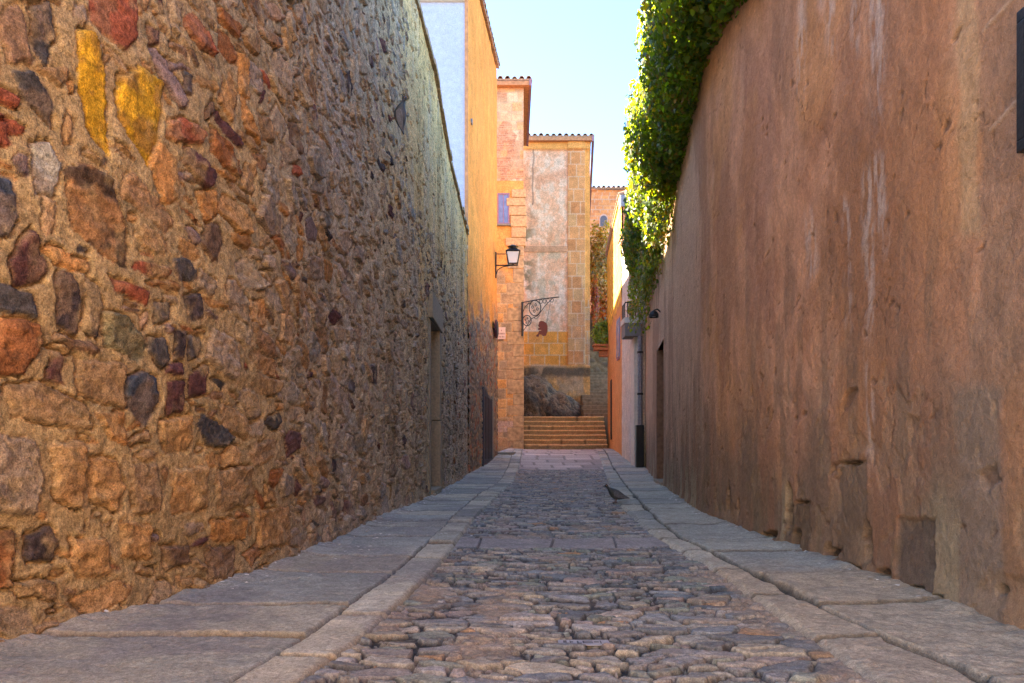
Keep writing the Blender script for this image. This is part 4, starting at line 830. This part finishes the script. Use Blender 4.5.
def build_ivy():
    root = thing('ivy', 'thick dark green ivy spilling over the plaster wall, sunlit yellow along its crest', 'ivy', (2.0, 10, 4.2))
    r = np.random.default_rng(21); n = 76000; y = 3.6 + 13.6 * r.random(n) ** 1.15; a = r.uniform(0, 2 * np.pi, n)
    rad = (.62 + .62 * fbm(y * 1.1, np.cos(a) * 1.1 + 5, 4, 901)) * np.clip(r.normal(.94, .13, n), .35, 1.18)
    end = ss(17.3, 16.0, y); rad = rad * (.45 + .55 * end)
    cx = -.10; x = XR(y) + cx + np.cos(a) * .46 * rad; z = 4.74 + .10 * (fbm(y * .8, y * 0, 3, 905) - .5) * 2 + np.sin(a) * .60 * rad
    N = np.stack([np.cos(a), r.normal(0, .3, n), np.sin(a) * .8 + .15], 1); pts = np.stack([x, y, z], 1)
    # hanging tendrils below
    m = 9000; y2 = 3.8 + 13.4 * r.random(m); k = fbm(y2 * 3.1, y2 * 0, 3, 911); dn = r.random(m) ** 1.4 * (.10 + .28 * ss(8, 10.5, y2) + .5 * ss(.42, .7, k) + .42 * ss(14.2, 16.4, y2)); x2 = XR(y2) - .02 - r.random(m) * (.34 + .1 * ss(14, 16, y2)); p2 = np.stack([x2, y2, 4.40 - dn], 1); n2 = np.stack([-np.ones(m), r.normal(0, .3, m), r.normal(.2, .3, m)], 1)
    pts = np.concatenate([pts, p2]); N = np.concatenate([N, n2])
    leaves('foliage', pts, N, np.where(pts[:, 1] < 9, .052, .064), [(.022, .055, .014), (.028, .065, .014), (.018, .045, .016), (.038, .078, .014), (.032, .06, .02), (.024, .058, .012), (.05, .055, .015)], M['leaf'], root, 22, .8)
    s = MB(); rr = random.Random(2)
    for k in range(26):
        y0 = rr.uniform(4, 16.5); pts = []
        for q in range(7): pts.append((float(XR(y0)) - .1 + .35 * math.sin(q * .9 + k) * .6, y0 + q * .22 + rr.uniform(-.05, .05), 4.34 + .12 * q * rr.uniform(.3, 1)))
        s.tube(pts, [.016 - .0015 * q for q in range(7)], 5)
    y0 = 9.95; x0 = float(XR(y0)) - .4; s.tube([(x0 + .2, y0, 4.9), (x0, y0, 5.06), (x0 - .12, y0 + .02, 5.12)], [.008, .006, .003], 5)
    s.build('stem', M['stem'], root)
build_ivy()
def shrub(label, cat, name, loc, rad, n, cols, size, seed, stem=True, group=None):
    r = np.random.default_rng(seed); root = thing(name, label, cat, loc, group); d = r.normal(0, 1, (n, 3)); d /= np.linalg.norm(d, axis=1)[:, None]
    k = .55 + .75 * fbm(d[:, 0] * 2 + seed, d[:, 1] * 2 + d[:, 2] * 2, 4, seed); rr = r.random(n) ** .4; p = d * (k * rr)[:, None] * np.array(rad) + np.array(loc) + np.array([0, 0, rad[2] * .75])
    leaves('foliage', p, d + np.array([0, 0, .4]), np.full(n, size), cols, M['leaf2'], root, seed + 1, .4)
    if stem:
        mb = MB(); q = random.Random(seed)
        for i in range(6): mb.tube([loc, (loc[0] + q.uniform(-.3, .3) * rad[0], loc[1] + q.uniform(-.3, .3) * rad[1], loc[2] + rad[2] * .6), (loc[0] + q.uniform(-.7, .7) * rad[0], loc[1] + q.uniform(-.6, .6) * rad[1], loc[2] + rad[2] * 1.2)], [.03, .02, .006], 5)
        mb.build('stem', M['stem'], root)
    return root
GR = [(.12, .13, .05), (.16, .16, .08), (.10, .11, .05), (.19, .17, .09)]
shrub('straggly grey green shrub growing on top of the retaining wall beside the church', 'shrub', 'shrub', (3.95, 33.2, 7.2), (.75, .6, 2.2), 3200, GR, .12, 51)
shrub('reddish creeper hanging on the church corner beside the shrub', 'creeper', 'creeper', (3.55, 31.6, 5.9), (.22, .35, 1.3), 1300, [(.16, .06, .05), (.12, .07, .04), (.18, .09, .06), (.10, .09, .04)], .09, 53)
shrub('brown dry undergrowth drooping over the retaining wall above the potted plant', 'shrub', 'undergrowth', (4.25, 33.0, 5.6), (.55, .4, 1.3), 1600, [(.22, .15, .07), (.15, .11, .06), (.12, .11, .05)], .11, 55)
def build_planter():
    root = thing('planter', 'orange clay planter on a bracket ledge at the corner of the orange house', 'planter', (3.25, 27.0, 3.5)); z = P(0, 357, 26.9)[2]; x0, x1 = P(594, 0, 26.9)[0], P(613, 0, 26.9)[0]
    b = MB(); b.prism([(x0, 26.8), (x1, 26.8), (x1, 27.19), (x0, 27.19)], z + .24, z + .38); b.build('trough', M['terracotta'], root, .02)
    b = MB(); b.box((x0 - .04, 26.74, z + .382), (x1, 27.19, z + .46)); b.build('rim', M['terracotta'], root, .015)
    b = MB(); b.prism([(x0 + .2, 26.9), (x1, 26.9), (x1, 27.15), (x0 + .2, 27.15)], z + .02, z + .238); b.build('bracket', M['terracotta'], root, .02)
    shrub('bushy green plant growing in the orange clay planter', 'plant', 'potted_plant', (P(604, 0, 26.9)[0], 26.95, z + .42), (.46, .28, .55), 1700, [(.09, .19, .05), (.13, .22, .06), (.07, .14, .05)], .10, 57)
build_planter()
shrub('small leafy plant trailing through the balcony railing on the right', 'plant', 'balcony_plant', (2.9, 17.95, 3.86), (.17, .08, .2), 260, [(.05, .06, .05), (.08, .09, .06)], .05, 59)

# ------------------------------------------------------------------ street furniture
def build_lantern():
    Yl = 20.6; c = P(513, 258, Yl); xw = ONW(Yl) + .02; root = thing('street_lantern', 'black iron wall lantern with pale glass on a bracket at the orange house corner', 'lantern', (xw, Yl, c[2]))
    zt = P(0, 246, Yl)[2]; zb = P(0, 266, Yl)[2]; cx, cy = c[0], Yl; h = zt - zb
    def frus(r0, r1, z0, z1, seg=4, ang=math.pi / 4):
        mb = MB(); v = [(cx + r * math.cos(ang + k * 2 * math.pi / seg), cy + r * math.sin(ang + k * 2 * math.pi / seg), z) for r, z in ((r0, z0), (r1, z1)) for k in range(seg)]
        mb.add(v, [tuple(range(seg))[::-1], tuple(range(seg, 2 * seg))] + [(k, (k + 1) % seg, seg + (k + 1) % seg, seg + k) for k in range(seg)]); return mb
    zg0, zg1 = zb + .05, zb + h * .68
    gl = frus(.17, .25, zg0, zg1).build('lamp_glass', M['glass'], root)
    f = MB()
    for k in range(4):
        a = math.pi / 4 + k * math.pi / 2; f.tube([(cx + .175 * math.cos(a), cy + .175 * math.sin(a), zg0), (cx + .256 * math.cos(a), cy + .256 * math.sin(a), zg1)], .014, 5)
    for r, z in ((.178, zg0), (.256, zg1)):
        p = [(cx + r * math.cos(math.pi / 4 + k * math.pi / 2), cy + r * math.sin(math.pi / 4 + k * math.pi / 2), z) for k in range(5)]; f.tube(p, .016, 5)
    f.build('frame', M['iron'], root); cap = frus(.29, .13, zg1 + .01, zg1 + .10); cap.v += []; cap.build('cap', M['iron'], root)
    k2 = frus(.11, .13, zg1 + .102, zt - .03, 8); o = k2.build('chimney', M['iron'], root); k3 = frus(.16, .05, zt - .028, zt + .03, 8); k3.build('finial', M['iron'], o)
    b = MB(); b.tube([(xw, cy, zb + .02), (cx, cy, zb + .02)], .018, 6); b.tube([(xw, cy, zb - .28), (xw + .06, cy, zb - .1), (xw + .2, cy, zb - .02), (cx - .05, cy, zb + .02)], .014, 6); b.tube([(xw, cy, zb + h * .6), (cx - .2, cy, zb + h * .6)], .012, 6); b.tube([(xw + .005, cy, zb - .34), (xw + .005, cy, zb + h * .7)], .02, 6); b.tube([(cx, cy, zb + .02), (cx, cy, zg0)], .03, 6); b.build('bracket', M['iron'], root)
build_lantern()
def build_plaque():
    root = thing('street_plaque', 'small pale pink tile plaque with brown lettering on the narrow masonry house', 'plaque', P(501, 333, YS)); x0, _, z1 = P(497.5, 327.5, YS); x1, _, z0 = P(505.5, 339.5, YS)
    b = MB(); b.box((x0, YS - .075, z0), (x1, YS - .03, z1)); b.build('tile', M['tileplaque'], root, .006); t = MB(); rr = random.Random(6)
    for r_, (n, w) in enumerate(((1, .02), (5, .022), (4, .022))):
        for k in range(n):
            zz = z1 - .09 - r_ * .11; xx = x0 + (x1 - x0) * (k + 1) / (n + 1); t.box((xx - w / 2, YS - .0795, zz - .05), (xx + w / 2, YS - .0755, zz))
            if rr.random() < .6: t.box((xx - w / 2, YS - .0795, zz - .012), (xx + w * 1.4, YS - .0755, zz))
    t.build('lettering', M['ink'], root)
build_plaque()
def build_round_sign():
    Yr = 20.2; c = Vector((ONW(Yr) + .07, Yr, P(0, 329, Yr)[2])); root = thing('round_sign', 'dark round metal sign fixed flat on the orange house near the corner', 'sign', c); t = Vector((.108, 1, 0)).normalized(); n = Vector((t.y, -t.x, 0))
    def disc(r, d0, d1, name, mat):
        mb = MB(); v = []
        for d in (d0, d1):
            for k in range(28): a = 2 * math.pi * k / 28; v.append(c + t * (r * math.cos(a)) + Vector((0, 0, r * math.sin(a))) + n * d)
        mb.add(v, [tuple(range(28)), tuple(range(28, 56))[::-1]] + [(k, (k + 1) % 28, 28 + (k + 1) % 28, 28 + k) for k in range(28)]); mb.build(name, mat, root)
    disc(.25, .0, .045, 'rim', M['rust']); disc(.20, .047, .06, 'face', M['iron']); mb = MB(); mb.tube([c - n * .09, c + n * .0], .03, 6); mb.build('bracket', M['iron'], root)
build_round_sign()
def build_shop_sign():
    y = YS - .12; Q = lambda px, row: Vector(P(px, row, y)); root = thing('iron_bracket', 'black wrought iron scroll bracket fixed to the corner of the masonry house', 'sign bracket', Q(522, 320))
    mb = MB(); mb.tube([Q(522.3, 302), Q(522.3, 336)], .035, 6)
    mb.tube([Q(522.3, 302.5), Q(530, 301), Q(540, 299.2), Q(559, 297)], .018, 6)
    def ring(px, row, rx, rz, r=.016):
        p = [Q(px + rx * math.cos(2 * math.pi * k / 24), row + rz * math.sin(2 * math.pi * k / 24)) for k in range(25)]; mb.tube(p, r, 5, False)
    ring(535, 308, 5.8, 7.6); ring(527, 320.5, 4.2, 5.2)
    for k in range(4):
        a = math.pi / 2 * k + .3; ring(535 + 2.5 * math.cos(a), 308 + 3.3 * math.sin(a), .9, 1.2, .012); ring(527 + 1.7 * math.cos(a), 320.5 + 2.2 * math.sin(a), .6, .8, .010)
    mb.tube([Q(522.3, 314), Q(525, 307), Q(529, 303), Q(531, 304)], .014, 5); mb.tube([Q(522.3, 332), Q(526, 327), Q(531, 319), Q(538, 315.5), Q(545, 306), Q(552, 299)], .012, 5)
    for px in (541, 544.5, 548, 552): ring(px, 301.5 - (px - 541) * .12, 1.4, 2.0, .010)
    mb.tube([Q(540, 315), Q(537.5, 318), Q(535, 319), Q(534.5, 317.5)], .010, 5); mb.build('scrollwork', M['iron'], root)
    root2 = thing('hanging_sign', 'rusty brown cut-out sign of a hunched seated figure hanging below the iron bracket', 'sign', Q(542, 328))
    out = [(539, 322), (541, 320.8), (543.5, 321.2), (546.3, 323), (547.6, 326), (547.6, 331), (546, 335.6), (543.2, 336), (541.2, 334.5), (539.6, 334.2), (538.6, 336.6), (536.4, 336.6), (536.2, 335.2), (537.8, 334), (539, 330.8), (541.2, 330.5), (541.2, 329.8), (538, 329.8), (537.9, 328.4), (540, 327.6), (538.6, 326.6), (538.2, 325), (539, 324)]
    n = len(out); v = [Q(*p) + Vector((0, d, 0)) for d in (0, .03) for p in out]; m2 = MB(); m2.add(v, [tuple(range(n)), tuple(range(n, 2 * n))[::-1]] + [(i, (i + 1) % n, n + (i + 1) % n, n + i) for i in range(n)]); m2.build('cut_out', M['rust'], root2)
    m3 = MB(); m3.tube([Q(551, 299) + Vector((0, .015, 0)), Q(546.5, 324) + Vector((0, .015, 0))], .006, 5); m3.build('hanger', M['iron'], root2)
build_shop_sign()
def build_pipe():
    c = P(640.5, 0, 17.8); root = thing('drainpipe', 'grey drainpipe with a black lower length at the end of the plaster wall', 'drainpipe', (c[0], 17.88, .15)); x = c[0] - .01
    mb = MB(); z = 1.2
    mb.tube([(x, 17.80, 1.15), (x, 17.80, 3.32)], .06, 10); p = mb.build('pipe', M['lead'], root)
    for zz in (1.9, 2.9): k = MB(); k.tube([(x, 17.80, zz), (x, 17.80, zz + .05)], .072, 10); k.build('clamp', M['iron'], p)
    mb = MB(); mb.box((x - .11, 17.72, P(0, 470, 17.8)[2]), (x + .085, 17.90, P(0, 425, 17.8)[2])); mb.build('pipe_guard', M['iron'], root, .02)
build_pipe()
def build_wall_lamp():
    y = 12.9; x = float(XR(y)); z = P(0, 314, y)[2]; root = thing('wall_lamp', 'small black hooded lamp on the plaster wall above the dark doorway', 'lamp', (x, y, z)); mb = MB()
    cx = x - .11; seg = 14; v = []
    for r, dz in ((.085, -.06), (.083, -.01), (.06, .035), (.02, .06)):
        for k in range(seg): v.append((cx + r * math.cos(2 * math.pi * k / seg), y + r * math.sin(2 * math.pi * k / seg), z + dz))
    f = [(i * seg + k, i * seg + (k + 1) % seg, (i + 1) * seg + (k + 1) % seg, (i + 1) * seg + k) for i in range(3) for k in range(seg)] + [tuple(range(3 * seg, 4 * seg))]; mb.add(v, f); mb.build('lamp_shade', M['iron'], root)
    b = MB(); b.tube([(x + .03, y, z + .02), (x - .05, y, z + .085), (cx, y, z + .06)], .014, 6); b.build('bracket', M['iron'], root); q = MB(); q.tube([(cx, y, z - .05), (cx, y, z + .02)], .035, 8); q.build('bulb', M['glass'], root)
build_wall_lamp()
def build_box():
    y0, z0 = pxR(1019.5, 160); z1 = P(0, 22, y0)[2]; y0 -= .055; x = float(XR(y0)); root = thing('metal_frame', 'black metal frame edge mounted high on the plaster wall at the right border', 'frame', (x, y0 - .3, z0)); b = MB(); w = .04
    b.box((x - .05, y0 - .6, z0), (x - .012, y0, z0 + w)); b.box((x - .05, y0 - .6, z1 - w), (x - .012, y0, z1)); b.box((x - .05, y0 - w, z0 + w), (x - .012, y0, z1 - w)); b.box((x - .05, y0 - .6, z0 + w), (x - .012, y0 - .6 + w, z1 - w)); b.build('border', M['iron'], root, .004)
    p = MB(); p.box((x - .035, y0 - .56, z0 + w), (x - .012, y0 - w, z1 - w)); p.build('panel', M['iron'], root); k = MB()
    for yy, zz in ((y0 - .1, z0 + .1), (y0 - .5, z1 - .1)): k = MB(); k.box((x - .013, yy, zz), (x + .04, yy + .03, zz + .03)); k.build('fixing', M['iron'], root)
build_box()
def build_strip():
    Ys = 2.49; z = -.010; c = ((584 - CX) * Ys / F, Ys); root = thing('printed_strip', 'small pale strip with dark printed marks lying flat on the cobbles', 'label', (c[0], c[1], z)); b = MB(); b.box((c[0] - .086, Ys - .036, z), (c[0] + .086, Ys + .034, z + .003)); b.build('card', M['paper'], root, .002); k = MB(); x = c[0] - .07; rr = random.Random(4); zz = z + .0034
    def bar(a, b2, y0, y1): k.box((c[0] + a, Ys + y0, zz), (c[0] + b2, Ys + y1, zz + .0006))
    bar(-.070, -.058, -.02, .02); bar(-.048, -.044, -.008, .018); bar(-.044, -.036, -.002, .008); bar(-.024, -.018, -.018, .014); bar(-.018, -.008, -.018, -.008); bar(-.004, .03, -.012, -.004); bar(-.004, .03, .008, .016); bar(-.004, .0, -.012, .016); bar(.034, .05, -.004, .008); bar(.054, .058, -.018, .018); k.build('print', M['print'], root)
build_strip()

# ------------------------------------------------------------------ pigeons
def build_pigeon(name, label, root_loc, mtx, shade):
    """body runs along +x (head) in local space, about 0.31 m long, feet at z=0"""
    root = thing(name, label, 'pigeon', root_loc, 'pigeons in the lane'); root.matrix_world = Matrix.Translation(root_loc) @ mtx
    sec = [(-.165, .083, .004, .030), (-.12, .092, .012, .028), (-.075, .108, .030, .036), (-.03, .122, .048, .050), (.02, .134, .054, .058), (.058, .150, .046, .055), (.082, .176, .030, .038), (.094, .203, .022, .025), (.104, .224, .022, .023), (.118, .232, .020, .019), (.130, .228, .010, .011), (.137, .225, .006, .007)]
    sec = [(x, z - .034, rz * 1.22, ry * 1.08) for x, z, rz, ry in sec]
    seg = 16; V = []; C = []
    for i, (x, z, rz, ry) in enumerate(sec):
        for k in range(seg):
            a = 2 * math.pi * k / seg; V.append((x - .25 * (z - .12) * 0, ry * math.cos(a), z + rz * math.sin(a)))
            c = np.array((.085, .09, .105)) * shade
            if x > .06: c = np.array((.05, .055, .065)) * shade
            if .05 < x < .095: c = np.array((.055, .065, .07)) * shade
            if x < -.12: c = np.array((.035, .037, .042)) * shade
            if -.10 < x < -.06 and abs(math.cos(a)) > .5: c = c * .45
            C.append(c)
    Q = [(i * seg + k, i * seg + (k + 1) % seg, (i + 1) * seg + (k + 1) % seg, (i + 1) * seg + k) for i in range(len(sec) - 1) for k in range(seg)]
    me = bpy.data.meshes.new('body'); me.from_pydata(V, [], Q + [tuple(range(seg))[::-1], tuple(range((len(sec) - 1) * seg, len(sec) * seg))]); at = me.attributes.new('Col', 'FLOAT_COLOR', 'POINT')
    for i, c in enumerate(C): at.data[i].color = (*c, 1)
    for p in me.polygons: p.use_smooth = True
    o = bpy.data.objects.new('body', me); me.materials.append(M['feather']); COL.objects.link(o); o.parent = root; md = o.modifiers.new('sub', 'SUBSURF'); md.levels = 1; md.render_levels = 1
    def part(mb, nm, mat, par=root):
        q = mb.build(nm, mat); q.parent = par; q.matrix_parent_inverse = Matrix.Identity(4); return q
    for s in (-1, 1):
        w = MB(); pts = [(.045, .150), (.035, .115), (-.03, .088), (-.10, .082), (-.155, .088), (-.10, .112), (-.03, .150), (.02, .166)]
        n = len(pts); yo = [.056, .060, .054, .034, .016, .034, .046, .046]; w.add([(x, s * (yo[i] * 1.06), z - .034) for i, (x, z) in enumerate(pts)] + [(x, s * (yo[i] * 1.06 + .008), z - .034) for i, (x, z) in enumerate(pts)], [tuple(range(n)), tuple(range(n, 2 * n))[::-1]] + [(i, (i + 1) % n, n + (i + 1) % n, n + i) for i in range(n)])
        part(w, 'wing', smat('pigeon_wing', tuple(np.array((.11, .115, .14)) * shade), .6, 0, .2, 60, .35))
        l = MB(); l.tube([(.005, s * .024, .07), (.0, s * .024, .035), (.008, s * .024, .006)], [.010, .005, .004], 6)
        for t in (-.5, 0, .5): l.tube([(.008, s * .024, .005), (.036, s * .024 + t * .026, .004)], [.004, .003], 5)
        l.tube([(.008, s * .024, .005), (-.014, s * .024, .004)], [.004, .003], 5); part(l, 'leg', M['foot'])
        e = MB(); e.tube([(.117, s * .0185, .200), (.117, s * .0222, .200)], [.0045, .003], 8); part(e, 'eye', smat('pigeon_eye', (.45, .14, .03), .3))
    b = MB(); b.tube([(.130, 0, .193), (.147, 0, .189), (.160, 0, .183)], [.0065, .005, .0015], 6); part(b, 'beak', M['beak'])
    return root
yp = 8.55; xp = (616 - CX) * yp / F
build_pigeon('pigeon', 'dark grey pigeon standing on the cobbles beside the right pavement', (xp, yp, .008), Matrix.Rotation(math.radians(188), 4, 'Z') @ Matrix.Scale(1.0, 4), .85)
yw, zw = pxL(383, 120); xw = float(XL(yw))
hd = Vector((-.42, -.22, .88)).normalized(); up = Vector((1, 0, .0)); up = (up - hd * up.dot(hd)).normalized(); sd = up.cross(hd)
build_pigeon('pigeon', 'blue grey pigeon clinging high on the rubble wall with its tail pointing down', (xw + .075, yw, zw), Matrix(((hd.x, sd.x, up.x, 0), (hd.y, sd.y, up.y, 0), (hd.z, sd.z, up.z, 0), (0, 0, 0, 1))), .95)

# ------------------------------------------------------------------ litter along the wall foot
def build_litter():
    r = np.random.default_rng(9); V = []; Q = []
    for i in range(260):
        y = 2.6 + 8.5 * r.random() ** .9
        if r.random() < .72: x = XL(y) + .05 + abs(r.normal(0, .10)) + (.25 * r.random() if 4.2 < y < 5.6 else 0)
        elif r.random() < .4: x = r.uniform(XL(y) + .1, XR(y) - .1)
        else: x = XR(y) - .05 - abs(r.normal(0, .05))
        s = r.uniform(.004, .010) * (1 + .03 * y); a = r.uniform(0, 6.28); z = float(GZ(y)) + (.042 if x < XL(y) + .14 else .024) + r.uniform(0, .012); n = len(V)
        for k in range(4): an = a + k * 1.57 + r.normal(0, .25); V.append((x + s * math.cos(an) * 1.4, y + s * math.sin(an), z + r.uniform(0, .008)))
        V.append((x, y, z - .006)); Q += [(n, n + 1, n + 2, n + 3), ]
        Q += [(n, n + 3, n + 4, n + 4)] if False else []
    me = bpy.data.meshes.new('litter'); me.from_pydata(V, [], Q); o = link('litter', me, M['litter']); setp(o, 'scattered white flakes and feathers along the foot of the rubble wall', 'litter', kind='stuff')
build_litter()

# ------------------------------------------------------------------ houses added out of view to shade and brighten the lane
def unseen():
    root = thing('house', 'unseen ochre house added in the side street to shade the lower front of the right orange house', 'house', (-8, 24, .3)); mb = MB(); mb.box((-11, 19, .2), (-6.2, 31, 9.4)); mb.build('wall', M['plaza'], root); r = MB(); r.prism([(-11.2, 18.8), (-6.0, 18.8), (-6.0, 31.2), (-11.2, 31.2)], 9.402, [9.7, 9.5, 9.5, 9.7]); r.build('roof', M['tile'], root)
    root = thing('house', 'unseen ochre house added behind the viewpoint to bounce warm sunlight into the lane', 'house', (0, -11, 0)); mb = MB(); mb.box((-9, -13, 0), (9, -9, 9)); mb.build('wall', M['plaza'], root); r = MB(); r.box((-9.2, -13.2, 9.002), (9.2, -8.8, 9.25)); r.build('roof', M['tile'], root)
unseen()

# ------------------------------------------------------------------ light, sky, camera
EL = math.radians(23.5); SD = Vector((-.90, .436, 0)).normalized() * math.cos(EL) + Vector((0, 0, math.sin(EL)))
w = bpy.data.worlds.new('World'); sc.world = w; w.use_nodes = True; nt = w.node_tree; bg = nt.nodes['Background']; sky = nt.nodes.new('ShaderNodeTexSky'); sky.sky_type = 'NISHITA'; sky.sun_disc = False
sky.sun_elevation = EL; sky.sun_rotation = math.atan2(SD.x, SD.y); sky.altitude = 400; sky.air_density = 1.0; sky.dust_density = .2; sky.ozone_density = 4.4
nt.links.new(sky.outputs[0], bg.inputs[0]); bg.inputs[1].default_value = .10
ld = bpy.data.lights.new('sun', 'SUN'); ld.energy = 5; ld.angle = math.radians(.5); ld.color = (1.0, .89, .70); lo = bpy.data.objects.new('sun', ld); COL.objects.link(lo); lo.rotation_euler = SD.to_track_quat('Z', 'Y').to_euler(); lo.location = SD * 50
cd = bpy.data.cameras.new('camera'); co = bpy.data.objects.new('camera', cd); COL.objects.link(co); co.location = (0, 0, CH); co.rotation_euler = (math.radians(90), 0, 0)
cd.sensor_width = 36; cd.lens = 36 * F / 1024; cd.shift_y = (HOR - 341.5) / 1024; cd.clip_start = .05; cd.clip_end = 2000; sc.camera = co
vs = sc.view_settings; vs.view_transform = 'Standard'; vs.look = 'None'; vs.gamma = 1; vs.use_curve_mapping = False; vs.exposure = 3.2
sc.render.engine = 'CYCLES'; sc.cycles.use_denoising = True; sc.cycles.max_bounces = 10; sc.cycles.diffuse_bounces = 6; sc.cycles.use_adaptive_sampling = True; sc.cycles.adaptive_threshold = .008
try: sc.cycles.denoiser = 'OPENIMAGEDENOISE'; sc.cycles.denoising_prefilter = 'NONE'
except Exception: pass
